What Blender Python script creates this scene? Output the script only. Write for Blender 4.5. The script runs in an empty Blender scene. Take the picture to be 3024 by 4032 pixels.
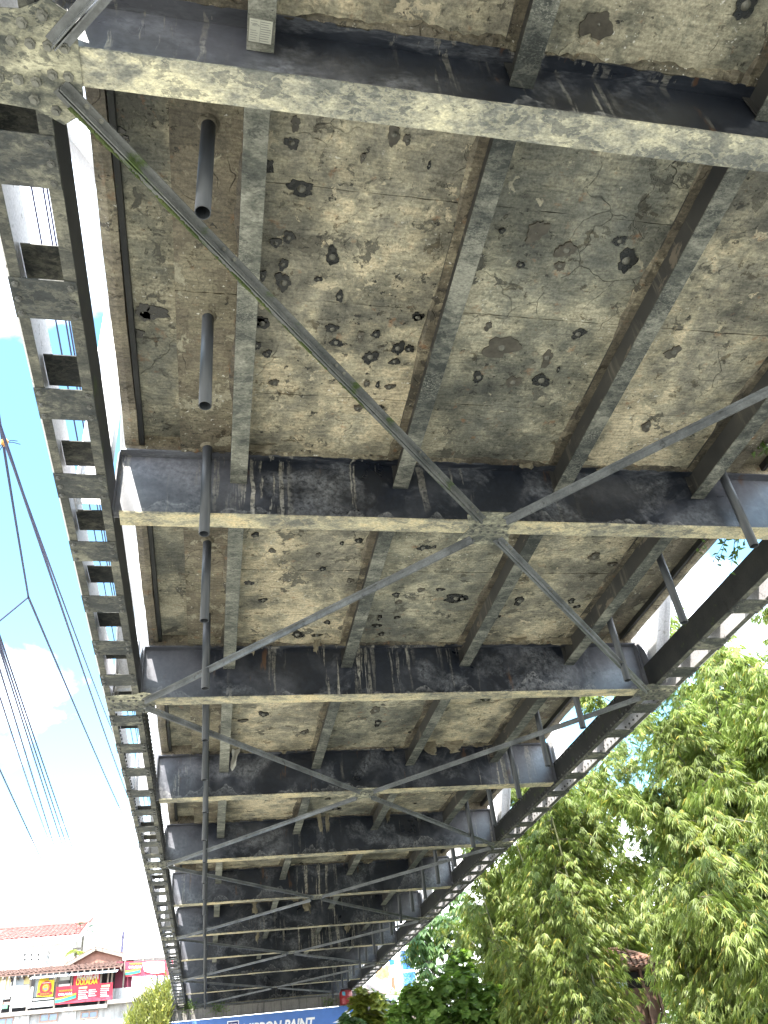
import bpy, math, random
import numpy as np
from mathutils import Vector, Matrix

random.seed(7)
rng = np.random.default_rng(11)
SC = bpy.context.scene
COL = SC.collection

# ------------------------------------------------------------------ camera
CAM = Vector((-3.28, -2.685, -5.704))
FPX = 1728.73 * 3024 / 1659            # focal length in photo pixels (photo 3024 x 4032)
_p, _y, _r = 0.6401, 0.2491, -0.1235
_f = Vector((math.sin(_y) * math.cos(_p), math.cos(_y) * math.cos(_p), math.sin(_p)))
_rt = Vector((math.cos(_y), -math.sin(_y), 0))
_u = _rt.cross(_f)
CR = _rt * math.cos(_r) + _u * math.sin(_r)
CU = -_rt * math.sin(_r) + _u * math.cos(_r)
CF = _f
cam = bpy.data.cameras.new('camera')
cam.sensor_fit = 'VERTICAL'
cam.sensor_height = 24.0
cam.lens = 1728.73 / 2212 * 24.0
cam.clip_start = 0.05
cam.clip_end = 3000
camo = bpy.data.objects.new('camera', cam)
COL.objects.link(camo)
camo.matrix_world = Matrix(((CR.x, CU.x, -CF.x, CAM.x), (CR.y, CU.y, -CF.y, CAM.y), (CR.z, CU.z, -CF.z, CAM.z), (0, 0, 0, 1)))
SC.camera = camo

# ------------------------------------------------------------------ light
SUN_EL = math.radians(51)
SUN_AZ = math.radians(200)      # compass direction the sun stands in, clockwise from +Y
SKY_STRENGTH = 0.10
SUN_STRENGTH = 2.5
EXPOSURE = 2.85

world = bpy.data.worlds.new('World')
SC.world = world
world.use_nodes = True
wn, wl = world.node_tree.nodes, world.node_tree.links
wn.clear()
w_out = wn.new('ShaderNodeOutputWorld')
w_bg = wn.new('ShaderNodeBackground')
w_bg.inputs['Strength'].default_value = SKY_STRENGTH
w_sky = wn.new('ShaderNodeTexSky')
w_sky.sky_type = 'NISHITA'
w_sky.sun_disc = False
w_sky.sun_elevation = SUN_EL
w_sky.sun_rotation = SUN_AZ
w_sky.air_density = 1.0
w_sky.dust_density = 0.7
w_sky.ozone_density = 1.2
w_tc = wn.new('ShaderNodeTexCoord')
w_sep = wn.new('ShaderNodeSeparateXYZ')
wl.new(w_tc.outputs['Generated'], w_sep.inputs[0])
w_ad = wn.new('ShaderNodeMath'); w_ad.operation = 'ADD'; w_ad.inputs[1].default_value = 0.22
w_mx = wn.new('ShaderNodeMath'); w_mx.operation = 'MAXIMUM'; w_mx.inputs[1].default_value = 0.05
wl.new(w_sep.outputs[2], w_ad.inputs[0]); wl.new(w_ad.outputs[0], w_mx.inputs[0])
w_cmb = wn.new('ShaderNodeCombineXYZ')
for i in (0, 1):
    d = wn.new('ShaderNodeMath'); d.operation = 'DIVIDE'
    wl.new(w_sep.outputs[i], d.inputs[0]); wl.new(w_mx.outputs[0], d.inputs[1]); wl.new(d.outputs[0], w_cmb.inputs[i])
w_no = wn.new('ShaderNodeTexNoise')
w_no.inputs['Scale'].default_value = 1.5
w_no.inputs['Detail'].default_value = 9
w_no.inputs['Roughness'].default_value = 0.58
w_no.inputs['Distortion'].default_value = 0.3
w_off = wn.new('ShaderNodeVectorMath'); w_off.operation = 'ADD'; w_off.inputs[1].default_value = (9.99, 14.76, 0.0)
wl.new(w_cmb.outputs[0], w_off.inputs[0]); wl.new(w_off.outputs[0], w_no.inputs['Vector'])
w_rp = wn.new('ShaderNodeValToRGB')
w_rp.color_ramp.elements[0].position = 0.49; w_rp.color_ramp.elements[0].color = (0, 0, 0, 1)
w_rp.color_ramp.elements[1].position = 0.70; w_rp.color_ramp.elements[1].color = (1, 1, 1, 1)
w_l0 = wn.new('ShaderNodeMath'); w_l0.operation = 'SUBTRACT'; w_l0.inputs[0].default_value = 0.32
wl.new(w_sep.outputs[2], w_l0.inputs[1])
w_l1 = wn.new('ShaderNodeMath'); w_l1.operation = 'MAXIMUM'; w_l1.inputs[1].default_value = 0.0
wl.new(w_l0.outputs[0], w_l1.inputs[0])
w_lo = wn.new('ShaderNodeMath'); w_lo.operation = 'MULTIPLY'; w_lo.inputs[1].default_value = 1.6
wl.new(w_l1.outputs[0], w_lo.inputs[0])
w_sum = wn.new('ShaderNodeMath'); w_sum.operation = 'ADD'
wl.new(w_lo.outputs[0], w_sum.inputs[0]); wl.new(w_no.outputs['Fac'], w_sum.inputs[1])
wl.new(w_sum.outputs[0], w_rp.inputs['Fac'])
w_mix = wn.new('ShaderNodeMixRGB')
w_mix.inputs[2].default_value = (14.4, 14.8, 15.5, 1)
wl.new(w_rp.outputs['Color'], w_mix.inputs[0]); 
w_tint = wn.new('ShaderNodeMixRGB'); w_tint.blend_type = 'MULTIPLY'; w_tint.inputs[0].default_value = 1.0; w_tint.inputs[2].default_value = (0.84, 1.10, 0.98, 1)
wl.new(w_sky.outputs[0], w_tint.inputs[1]); wl.new(w_tint.outputs[0], w_mix.inputs[1])
wl.new(w_mix.outputs[0], w_bg.inputs['Color']); wl.new(w_bg.outputs[0], w_out.inputs['Surface'])

sund = bpy.data.lights.new('sun', 'SUN')
sund.energy = SUN_STRENGTH
sund.angle = math.radians(0.5)
sund.color = (1.0, 0.95, 0.87)
suno = bpy.data.objects.new('sun', sund)
COL.objects.link(suno)
_sd = Vector((math.sin(SUN_AZ) * math.cos(SUN_EL), math.cos(SUN_AZ) * math.cos(SUN_EL), math.sin(SUN_EL)))
suno.rotation_euler = _sd.to_track_quat('Z', 'Y').to_euler()
suno.location = (0, 0, 60)

vs = SC.view_settings
vs.view_transform = 'Standard'
vs.look = 'None'
vs.gamma = 1
vs.exposure = EXPOSURE
vs.use_curve_mapping = False
SC.cycles.max_bounces = 6
SC.cycles.diffuse_bounces = 4
SC.cycles.glossy_bounces = 2
SC.cycles.transmission_bounces = 4
SC.cycles.transparent_max_bounces = 6
SC.cycles.sample_clamp_indirect = 6
SC.cycles.use_denoising = True


def A(px, py, Y):
    """point of the plane Y that a photo pixel shows (used to read places off the photo)"""
    d = CF + CR * ((px - 1512) / FPX) + CU * ((2016 - py) / FPX)
    return CAM + d * ((Y - CAM.y) / d.y)


def AZ(px, py, z):
    d = CF + CR * ((px - 1512) / FPX) + CU * ((2016 - py) / FPX)
    return CAM + d * ((z - CAM.z) / d.z)


# ------------------------------------------------------------------ materials
class G:
    def __init__(s, name):
        s.m = bpy.data.materials.new(name)
        s.m.use_nodes = True
        s.n = s.m.node_tree.nodes
        s.l = s.m.node_tree.links
        s.n.clear()
        s.out = s.n.new('ShaderNodeOutputMaterial')
        s._pos = None

    def put(s, sock, v):
        if v is None:
            return
        if isinstance(v, bpy.types.NodeSocket):
            s.l.new(v, sock)
        elif isinstance(v, (tuple, list)) and sock.type == 'RGBA' and len(v) == 3:
            sock.default_value = (*v, 1)
        elif isinstance(v, (int, float)) and sock.type == 'RGBA':
            sock.default_value = (v, v, v, 1)
        else:
            sock.default_value = v

    def pos(s):
        if s._pos is None:
            s._pos = s.n.new('ShaderNodeNewGeometry')
        return s._pos.outputs['Position']

    def island(s):
        s.pos()
        return s._pos.outputs['Random Per Island']

    def map(s, vec, sc=(1, 1, 1), loc=(0, 0, 0), rot=(0, 0, 0)):
        n = s.n.new('ShaderNodeMapping')
        s.put(n.inputs['Vector'], vec)
        n.inputs['Scale'].default_value = sc
        n.inputs['Location'].default_value = loc
        n.inputs['Rotation'].default_value = rot
        return n.outputs[0]

    def noise(s, vec, scale=1, detail=4, rough=.55, dist=0.0, color=False):
        n = s.n.new('ShaderNodeTexNoise')
        s.put(n.inputs['Vector'], vec)
        n.inputs['Scale'].default_value = scale
        n.inputs['Detail'].default_value = detail
        n.inputs['Roughness'].default_value = rough
        n.inputs['Distortion'].default_value = dist
        return n.outputs['Color' if color else 'Fac']

    def voro(s, vec, scale=1, feature='F1', out='Distance', rnd=1.0):
        n = s.n.new('ShaderNodeTexVoronoi')
        n.feature = feature
        s.put(n.inputs['Vector'], vec)
        n.inputs['Scale'].default_value = scale
        n.inputs['Randomness'].default_value = rnd
        return n.outputs[out]

    def ramp(s, fac, stops, interp='LINEAR'):
        n = s.n.new('ShaderNodeValToRGB')
        s.put(n.inputs['Fac'], fac)
        cr = n.color_ramp
        cr.interpolation = interp
        while len(cr.elements) < len(stops):
            cr.elements.new(0.5)
        for e, (p, c) in zip(cr.elements, stops):
            e.position = p
            e.color = (*c, 1) if isinstance(c, (tuple, list)) else (c, c, c, 1)
        return n.outputs['Color']

    def step(s, fac, a, b):
        return s.ramp(fac, [(a, 0.0), (b, 1.0)])

    def mix(s, a, b, f):
        n = s.n.new('ShaderNodeMixRGB')
        s.put(n.inputs[0], f); s.put(n.inputs[1], a); s.put(n.inputs[2], b)
        return n.outputs[0]

    def mul(s, a, b):
        n = s.n.new('ShaderNodeMixRGB')
        n.blend_type = 'MULTIPLY'
        n.inputs[0].default_value = 1
        s.put(n.inputs[1], a); s.put(n.inputs[2], b)
        return n.outputs[0]

    def mt(s, op, a, b=None, c=None, clamp=False):
        n = s.n.new('ShaderNodeMath')
        n.operation = op
        n.use_clamp = clamp
        s.put(n.inputs[0], a)
        if b is not None: s.put(n.inputs[1], b)
        if c is not None: s.put(n.inputs[2], c)
        return n.outputs[0]

    def sep(s, v):
        n = s.n.new('ShaderNodeSeparateXYZ')
        s.put(n.inputs[0], v)
        return n.outputs

    def warp(s, vec, scale, amount, detail=3):
        c = s.noise(vec, scale, detail, .6, color=True)
        n = s.n.new('ShaderNodeVectorMath'); n.operation = 'MULTIPLY_ADD'
        s.put(n.inputs[0], c); n.inputs[1].default_value = (amount,) * 3; s.put(n.inputs[2], vec)
        return n.outputs[0]

    def bsdf(s, col, rough=.7, metal=0.0, height=None, bump=.5, dist=.01, spec=None, trans=None):
        b = s.n.new('ShaderNodeBsdfPrincipled')
        s.put(b.inputs['Base Color'], col); s.put(b.inputs['Roughness'], rough); s.put(b.inputs['Metallic'], metal)
        if spec is not None: b.inputs['Specular IOR Level'].default_value = spec
        if height is not None:
            n = s.n.new('ShaderNodeBump')
            n.inputs['Strength'].default_value = bump
            n.inputs['Distance'].default_value = dist
            s.put(n.inputs['Height'], height)
            s.l.new(n.outputs[0], b.inputs['Normal'])
        o = b.outputs[0]
        if trans is not None:
            t = s.n.new('ShaderNodeBsdfTranslucent')
            s.put(t.inputs['Color'], trans[0])
            mx = s.n.new('ShaderNodeMixShader')
            mx.inputs[0].default_value = trans[1]
            s.l.new(o, mx.inputs[1]); s.l.new(t.outputs[0], mx.inputs[2])
            o = mx.outputs[0]
        s.l.new(o, s.out.inputs['Surface'])
        return s.m


def mat_soffit(name, cols, dark=(.04, .038, .034), seed=0.0, peel=.60):
    g = G(name)
    p0 = g.map(g.pos(), loc=(seed, seed * .7, 0))
    p = g.warp(p0, 1.1, .35, 2)
    big = g.noise(p0, .7, 3, .55)
    mid = g.noise(p, 3.4, 6, .68)
    f = g.mt('ADD', g.mt('MULTIPLY', big, .95), g.mt('MULTIPLY', mid, .85))
    col = g.ramp(f, [(.66, cols[0]), (.82, cols[1]), (.95, cols[2]), (1.08, cols[3])])
    grain = g.noise(g.map(p0, (6, 30, 6)), 1, 4, .7)
    col = g.mul(col, g.ramp(grain, [(.25, .5), (.5, 1.0), (.75, 1.35)]))
    fine = g.noise(p0, 34, 4, .72)
    col = g.mul(col, g.ramp(fine, [(.28, .55), (.5, 1.0), (.72, 1.4)]))
    # smoky mould
    sm = g.noise(g.warp(p0, 1.3, .5, 2), 1.15, 5, .62)
    col = g.mul(col, g.ramp(sm, [(.34, (.46, .47, .48)), (.48, (.86, .86, .85)), (.60, 1.08)]))
    # hard-edged flakes of an older film
    fl = g.noise(g.warp(p0, 2.0, .5, 3), 1.7, 7, .68)
    m1 = g.step(fl, peel, peel + .018)
    col = g.mix(col, g.mul(g.ramp(mid, [(.3, cols[4]), (.7, cols[5])]), g.ramp(fine, [(.3, .7), (.7, 1.25)])), m1)
    fl2 = g.noise(g.warp(g.map(p0, loc=(9, 4, 0)), 3.0, .35, 3), 3.2, 7, .68)
    m2 = g.step(fl2, .625, .64)
    col = g.mix(col, g.mul(col, (.45, .42, .38)), m2)
    m3 = g.ramp(fl2, [(.36, 1.0), (.375, 0.0)])
    col = g.mix(col, g.mul(cols[3], g.ramp(fine, [(.3, .75), (.7, 1.3)])), g.mt('MULTIPLY', m3, .7))
    # thin creases
    e = g.voro(g.warp(p0, 1.4, .55, 3), 1.5, 'DISTANCE_TO_EDGE')
    cr = g.mt('MULTIPLY', g.ramp(e, [(.0, 1.0), (.010, 0.0)]), g.step(sm, .52, .60))
    col = g.mix(col, dark, g.mt('MULTIPLY', cr, .28))
    # rust bleeding, lime specks, black pitting
    col = g.mix(col, (.30, .13, .05), g.mt('MULTIPLY', g.step(g.noise(g.map(p0, loc=(2, 7, 1)), 5.5, 4, .65), .62, .74), .6))
    spn = g.noise(p0, 26, 2, .5)
    sp = g.mt('MULTIPLY', g.step(spn, .68, .72), g.step(big, .5, .58))
    col = g.mix(col, (.68, .66, .60), sp)
    pit = g.mt('MULTIPLY', g.step(g.noise(g.map(p0, loc=(5, 5, 5)), 13, 4, .68), .62, .65), g.ramp(sm, [(.42, 1.0), (.56, 0.0)]))
    col = g.mix(col, dark, pit)
    h = g.mt('ADD', g.mt('MULTIPLY', mid, .7), g.mt('MULTIPLY', fine, .25))
    h = g.mt('SUBTRACT', h, g.mt('MULTIPLY', m1, .25))
    h = g.mt('SUBTRACT', h, g.mt('ADD', g.mt('MULTIPLY', cr, .6), g.mt('MULTIPLY', pit, .4)))
    return g.bsdf(col, g.ramp(mid, [(.3, .5), (.7, .8)]), height=h, bump=.9, dist=.025)


M = {}
M['soffit'] = mat_soffit('soffit_concrete', [(.145, .137, .113), (.275, .255, .20), (.45, .405, .295), (.60, .515, .365), (.10, .09, .07), (.17, .16, .125)])
M['soffit_grey'] = mat_soffit('soffit_concrete_grey', [(.115, .117, .103), (.20, .196, .16), (.32, .302, .23), (.46, .42, .315), (.09, .085, .07), (.14, .135, .11)], seed=31)
M['soffit_brown'] = mat_soffit('soffit_concrete_brown', [(.13, .11, .08), (.17, .145, .105), (.21, .18, .13), (.27, .24, .17), (.33, .30, .22), (.40, .37, .28)], seed=13, peel=.56)
M['edge_concrete'] = mat_soffit('edge_concrete', [(.17, .145, .115), (.24, .205, .155), (.31, .265, .195), (.38, .33, .24), (.10, .085, .065), (.15, .13, .1)], seed=57, peel=.63)

M['haunch'] = mat_soffit('haunch_mortar', [(.08, .068, .052), (.13, .112, .085), (.19, .165, .12), (.30, .265, .19), (.05, .045, .036), (.09, .08, .062)], seed=77, peel=.57)


def mat_web(name):
    g = G(name)
    p = g.map(g.pos(), (1, 3.7, 1))
    z = g.sep(g.pos())[2]
    soft = g.noise(p, 1.1, 3, .55, .4)
    det = g.noise(p, 15, 5, .72)
    col = g.ramp(soft, [(.3, (.010, .013, .021)), (.55, (.021, .025, .036)), (.75, (.07, .074, .09))])
    col = g.mul(col, g.ramp(det, [(.3, .75), (.7, 1.25)]))
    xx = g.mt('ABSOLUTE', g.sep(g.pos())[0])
    end_light = g.mt('ADD', g.mt('MULTIPLY', xx, .25), g.mt('MULTIPLY', g.mt('SUBTRACT', g.noise(g.warp(p, 1.2, .4, 2), .8, 4, .6), .5), 1.1))  # skylight from the open sides painted in: web pales towards its ends
    col = g.mix(col, g.mul((.125, .128, .15), g.ramp(det, [(.3, .85), (.7, 1.15)])), g.ramp(end_light, [(.70, 0.0), (1.08, .9)]))
    # wiped bloom
    bl = g.mt('MULTIPLY', g.step(g.noise(g.warp(p, 1.5, .4, 2), 1.0, 5, .6, .8), .49, .66), g.ramp(det, [(.35, .08), (.65, 1.0)]))
    col = g.mix(col, (.25, .26, .29), g.mt('MULTIPLY', bl, .8))
    # lime drips
    d = g.noise(g.map(g.warp(g.pos(), 3.0, .06, 2), (11, 3.7, .45)), 1, 4, .62)
    reg = g.step(g.noise(g.map(g.pos(), (.6, 3.7, .2), (4, 0, 0)), 1, 3, .55), .50, .58)
    reg = g.mt('MULTIPLY', reg, g.ramp(g.noise(g.map(g.pos(), (.12, .61, 0), (3, 9, 0)), 1, 1), [(.40, .0), (.52, 1.0)]))
    wd = g.noise(g.map(g.pos(), (1.7, 3.7, .4), (1, 5, 2)), 1, 2)
    dm = g.step(g.mt('ADD', d, g.mt('MULTIPLY', g.mt('SUBTRACT', wd, .5), .30)), .555, .59)
    brk = g.step(det, .36, .56)
    drip = g.mt('MULTIPLY', g.mt('MULTIPLY', dm, reg), brk)
    col = g.mix(col, g.ramp(g.noise(p, 6, 2), [(.3, (.26, .24, .19)), (.7, (.46, .44, .40))]), drip)
    # chalky tide patches above the bottom flange
    wv = g.noise(g.map(g.pos(), (.55, 3.7, 0), (2, 0, 0)), 1, 4, .62)
    top = g.mt('MULTIPLY', g.mt('SUBTRACT', wv, .46), 2.4)
    hh = g.mt('SUBTRACT', z, top)
    fill = g.ramp(g.mt('ADD', hh, .5), [(.36, .25), (.485, .55), (.505, 1.0), (.525, 0.0)])
    fill = g.mt('MULTIPLY', fill, g.step(det, .40, .66))
    col = g.mix(col, (.33, .33, .335), g.mt('MULTIPLY', fill, .85))
    ru = g.mt('MULTIPLY', g.step(g.noise(g.map(g.pos(), (5, 3.7, .9), (1, 2, 3)), 1, 4, .6), .66, .72), .6)
    col = g.mix(col, (.13, .065, .03), ru)
    chalk = g.mt('ADD', drip, fill, clamp=True)
    ro = g.mix(g.ramp(soft, [(.3, .26), (.7, .42)]), .85, chalk)
    h = g.mt('ADD', g.mt('MULTIPLY', chalk, .5), g.mt('MULTIPLY', soft, .8))
    return g.bsdf(col, ro, height=h, bump=.35, dist=.012)


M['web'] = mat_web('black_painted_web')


def mat_flange(name, cols, sc=1.0, thr=.55, dark=(.09, .09, .075), speck=None, film=.55):
    g = G(name)
    p = g.map(g.pos(), (1, 1.7, 1))
    big = g.noise(p, .55 * sc, 3, .5)
    mid = g.noise(g.warp(p, 2.5, .3, 2), 4.2 * sc, 6, .68)
    fine = g.noise(p, 32, 4, .74)
    f = g.mt('ADD', g.mt('MULTIPLY', big, .95), g.mt('MULTIPLY', mid, .65))
    wsh = g.noise(g.map(g.warp(p, 1.6, .5, 2), (1, 1, 1), (7, 3, 0)), 2.1, 6, .62, 1.2)
    f = g.mt('ADD', f, g.mt('MULTIPLY', g.mt('SUBTRACT', wsh, .5), .55))
    col = g.ramp(f, [(.64, cols[0]), (.76, cols[1]), (.86, cols[2]), (.98, cols[3])])
    col = g.mul(col, g.ramp(fine, [(.28, .5), (.5, 1), (.72, 1.45)]))
    pkn = g.noise(g.warp(p, 4, .2, 3), 3.1, 7, .70)
    pk = g.mt('MULTIPLY', g.step(pkn, thr + .03, thr + .045), film)
    col = g.mix(col, g.mul(cols[3], g.ramp(fine, [(.3, .75), (.7, 1.25)])), g.mt('MULTIPLY', g.ramp(pkn, [(thr - .045, 0.0), (thr - .02, 1.0), (thr + .028, 1.0), (thr + .032, 0.0)]), film * .45))
    col = g.mix(col, g.mul(cols[0], g.ramp(fine, [(.3, .7), (.7, 1.3)])), pk)
    dt = g.step(g.noise(g.map(p, loc=(3, 3, 3)), 19, 5, .7), .655, .70)
    col = g.mix(col, dark, dt)
    if speck:
        sk = g.mt('MULTIPLY', g.step(g.noise(g.map(p, loc=(6, 2, 1)), 48, 3, .65), .53, .58), g.step(g.noise(p, 1.1, 3), .40, .62))
        col = g.mix(col, speck, g.mt('MULTIPLY', g.mt('MULTIPLY', sk, .75), g.step(g.noise(g.map(p, loc=(1, 1, 9)), .9, 3), .38, .62)))
    h = g.mt('ADD', g.mt('MULTIPLY', mid, .6), g.mt('MULTIPLY', fine, .3))
    h = g.mt('SUBTRACT', h, g.mt('MULTIPLY', pk, .3))
    return g.bsdf(col, .75, height=h, bump=.6, dist=.012)


M['flange'] = mat_flange('cream_flange', [(.14, .138, .12), (.29, .275, .21), (.49, .44, .30), (.62, .51, .31)], 1.3, .52)
M['flange_grey'] = mat_flange('grey_cream_flange', [(.12, .125, .117), (.215, .215, .19), (.40, .38, .30), (.68, .63, .45)], 1.2, .52)
M['string_flange'] = mat_flange('stringer_flange', [(.028, .032, .031), (.052, .057, .053), (.105, .108, .094), (.24, .236, .20)], 1.6, .56, (.04, .042, .04), (.36, .355, .31))
M['string_flange_pale'] = mat_flange('stringer_flange_pale', [(.06, .065, .06), (.11, .115, .10), (.19, .19, .16), (.32, .315, .27)], 1.4, .56, (.05, .052, .05), (.42, .41, .36))
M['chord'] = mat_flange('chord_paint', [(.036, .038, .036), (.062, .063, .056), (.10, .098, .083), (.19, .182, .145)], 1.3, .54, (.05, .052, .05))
M['batten'] = mat_flange('batten_paint', [(.028, .032, .034), (.042, .046, .047), (.07, .072, .067), (.20, .195, .155)], 1.9, .55, (.05, .052, .052))
M['gusset'] = mat_flange('gusset_paint', [(.048, .053, .052), (.088, .091, .08), (.19, .187, .147), (.48, .455, .335)], 1.5, .55, (.06, .06, .052))


def mat_stringer_web():
    g = G('stringer_web_paint')
    p = g.pos()
    soft = g.noise(p, 1.0, 5, .6)
    col = g.ramp(soft, [(.3, (.028, .029, .032)), (.6, (.06, .058, .055)), (.8, (.11, .10, .085))])
    st = g.noise(g.map(p, (7, 7, .5)), 1, 5, .6)
    col = g.mix(col, (.19, .175, .145), g.mt('MULTIPLY', g.step(st, .56, .66), g.step(g.noise(p, .9, 3), .42, .6)))
    col = g.mix(col, (.17, .145, .115), g.step(g.noise(g.map(p, (1, 1, 2.5)), 1.7, 8, .66), .60, .64))
    return g.bsdf(col, .6, height=st, bump=.3, dist=.006)


M['string_web'] = mat_stringer_web()


def mat_steel(name, lo, hi, moss=None, rough=.5, spot=(.07, .07, .07)):
    g = G(name)
    p = g.pos()
    n = g.noise(p, 2.2, 7, .65)
    f = g.noise(p, 34, 5, .7)
    col = g.mul(g.ramp(n, [(.32, lo), (.68, hi)]), g.ramp(f, [(.3, .75), (.7, 1.2)]))
    col = g.mix(col, spot, g.step(g.noise(g.map(p, loc=(4, 1, 2)), 7, 8, .7), .60, .66))
    if moss:
        mm = g.step(g.noise(g.map(p, loc=(1, 8, 2)), 2.6, 8, .7), moss, moss + .08)
        col = g.mix(col, g.ramp(f, [(.3, (.03, .05, .012)), (.7, (.08, .115, .03))]), mm)
    return g.bsdf(col, rough, height=g.mt('ADD', n, g.mt('MULTIPLY', f, .4)), bump=.4, dist=.008)


M['brace'] = mat_steel('brace_steel', (.085, .09, .097), (.225, .235, .245), rough=.34)
M['brace_moss'] = mat_steel('mossy_brace_steel', (.07, .075, .076), (.17, .172, .168), moss=.56, rough=.55)
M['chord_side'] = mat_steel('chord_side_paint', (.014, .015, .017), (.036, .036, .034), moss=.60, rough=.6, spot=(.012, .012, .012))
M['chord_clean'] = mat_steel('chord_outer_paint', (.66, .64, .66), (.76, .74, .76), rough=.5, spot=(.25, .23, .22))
M['truss_paint'] = mat_steel('truss_paint', (.62, .61, .63), (.72, .71, .73), rough=.45, spot=(.42, .40, .39))
M['bolt'] = mat_steel('bolt_steel', (.055, .056, .055), (.13, .13, .12), rough=.5)
M['bolt_pale'] = mat_steel('bolt_steel_pale', (.11, .11, .10), (.24, .235, .20), rough=.55)


def mat_pipe():
    g = G('pipe_plastic')
    p = g.pos()
    n = g.noise(g.map(p, (9, 9, .8)), 1, 5, .6)
    col = g.ramp(n, [(.3, (.035, .039, .047)), (.7, (.075, .08, .09))])
    return g.bsdf(col, .38, height=n, bump=.1, dist=.004)


M['pipe'] = mat_pipe()
M['moss'] = mat_steel('moss', (.03, .05, .012), (.085, .11, .03), rough=.95, spot=(.12, .11, .06))


def mat_flat(name, col, rough=.7, var=.15, sc=6.0, bump=.2):
    g = G(name)
    n = g.noise(g.pos(), sc, 6, .65)
    c = g.mul(col, g.ramp(n, [(.3, 1 - var), (.7, 1 + var)]))
    return g.bsdf(c, rough, height=n, bump=bump, dist=.01)


def mat_patch():
    g = G('peeled_dark_film')
    p = g.pos()
    n = g.noise(p, 14, 6, .65)
    col = g.ramp(n, [(.3, (.012, .012, .012)), (.7, (.036, .034, .03))])
    return g.bsdf(col, g.ramp(n, [(.3, .16), (.7, .38)]), height=n, bump=.25, dist=.006)


M['patch'] = mat_patch()
M['plug'] = mat_flat('plug_concrete', (.13, .125, .105), .25, .3, 20)
M['patch_brown'] = mat_flat('peeled_brown_film', (.085, .075, .06), .5, .35, 12)
M['flake'] = mat_flat('loose_flake', (.21, .185, .135), .8, .35, 9)
M['flake_white'] = mat_flat('pale_scrap', (.6, .59, .55), .8, .1, 9)


def mat_concrete(name, a, b, c, streak=(9, 9, .6)):
    g = G(name)
    p = g.pos()
    n = g.noise(p, 1.2, 8, .65)
    s = g.noise(g.map(p, streak), 1, 6, .65)
    col = g.ramp(n, [(.3, a), (.7, b)])
    col = g.mix(col, c, g.mt('MULTIPLY', g.step(s, .50, .66), .75))
    col = g.mul(col, g.ramp(g.noise(p, 22, 5, .7), [(.3, .8), (.7, 1.15)]))
    return g.bsdf(col, .85, height=g.mt('ADD', n, s), bump=.4, dist=.02)


M['abutment'] = mat_concrete('abutment_concrete', (.15, .14, .13), (.25, .235, .21), (.06, .058, .055))
M['wing'] = mat_concrete('wing_wall_concrete', (.38, .36, .34), (.52, .50, .47), (.24, .22, .2))
M['old_wall'] = mat_concrete('old_wall_concrete', (.30, .295, .30), (.47, .46, .46), (.17, .165, .17), (3, 3, .5))
M['ledge'] = mat_concrete('ledge_concrete', (.30, .275, .26), (.42, .39, .36), (.2, .17, .16))
M['white_wall'] = mat_flat('white_house_plaster', (.74, .73, .70), .85, .05, 2)
M['white'] = mat_flat('white_paint', (.78, .78, .77), .6, .05, 3)
M['tile_red'] = mat_flat('red_roof_tile', (.29, .10, .09), .8, .3, 1.7)
M['tile_brown'] = mat_flat('brown_roof_tile', (.13, .075, .06), .85, .4, 1.9)
M['brick_gable'] = mat_flat('gable_brick', (.24, .125, .095), .9, .2, 4)
M['awning'] = mat_flat('awning_sheet', (.50, .56, .62), .5, .1, 3)
M['dark'] = mat_flat('dark_interior', (.03, .028, .03), .9, .2, 3)
M['timber'] = mat_flat('old_timber', (.20, .17, .145), .85, .25, 5)
M['banner_red'] = mat_flat('red_banner_cloth', (.50, .025, .055), .6, .1, 2)
M['banner_yellow'] = mat_flat('yellow_banner_cloth', (.78, .55, .03), .6, .06, 2)
M['maroon'] = mat_flat('maroon_board', (.13, .012, .035), .7, .1, 3)
M['text_white'] = mat_flat('white_lettering', (.80, .79, .78), .6, .02, 3, 0)
M['text_yellow'] = mat_flat('yellow_lettering', (.80, .62, .03), .6, .03, 3, 0)
M['text_orange'] = mat_flat('orange_lettering', (.75, .35, .02), .6, .03, 3, 0)
M['green_band'] = mat_flat('green_print', (.02, .28, .17), .6, .05, 3, 0)
M['red_print'] = mat_flat('red_print', (.45, .02, .03), .6, .05, 3, 0)
M['grey_print'] = mat_flat('grey_print', (.22, .22, .22), .6, .05, 3, 0)
M['pale_print'] = mat_flat('pale_print', (.72, .60, .30), .6, .05, 3, 0)
M['glass'] = mat_flat('window_glass', (.13, .20, .29), .2, .25, 2, 0)
M['wood_frame'] = mat_flat('window_frame_wood', (.30, .20, .17), .8, .15, 5)
M['blue_wall'] = mat_flat('blue_painted_wall', (.07, .165, .45), .6, .12, 1.6)
M['navy'] = mat_flat('navy_print', (.02, .025, .13), .6, .05, 3, 0)
M['drum'] = mat_flat('red_drum_plastic', (.26, .018, .022), .45, .25, 5)
M['drum_dark'] = mat_flat('drum_lid_plastic', (.04, .012, .014), .5, .2, 5)
M['drum_label'] = mat_flat('drum_label', (.08, .27, .36), .6, .1, 5, 0)
M['plate'] = mat_flat('notice_plate_print', (.55, .545, .47), .55, .07, 30, .05)
M['ink'] = mat_flat('plate_ink', (.16, .16, .16), .7, .1, 30, 0)
M['wire'] = mat_flat('cable_sheath', (.012, .012, .05), .7, .1, 3, 0)
M['orange_knob'] = mat_flat('orange_connector', (.55, .25, .05), .6, .1, 3)
M['pole'] = mat_flat('pole_steel', (.05, .045, .09), .6, .1, 3)
M['billboard'] = mat_flat('billboard_grey', (.33, .32, .36), .7, .05, 3)
M['blue_col'] = mat_flat('blue_column_paint', (.01, .11, .50), .5, .08, 2)
M['mural_orange'] = mat_flat('orange_mural_paint', (.42, .20, .09), .8, .55, 4.5)
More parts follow.
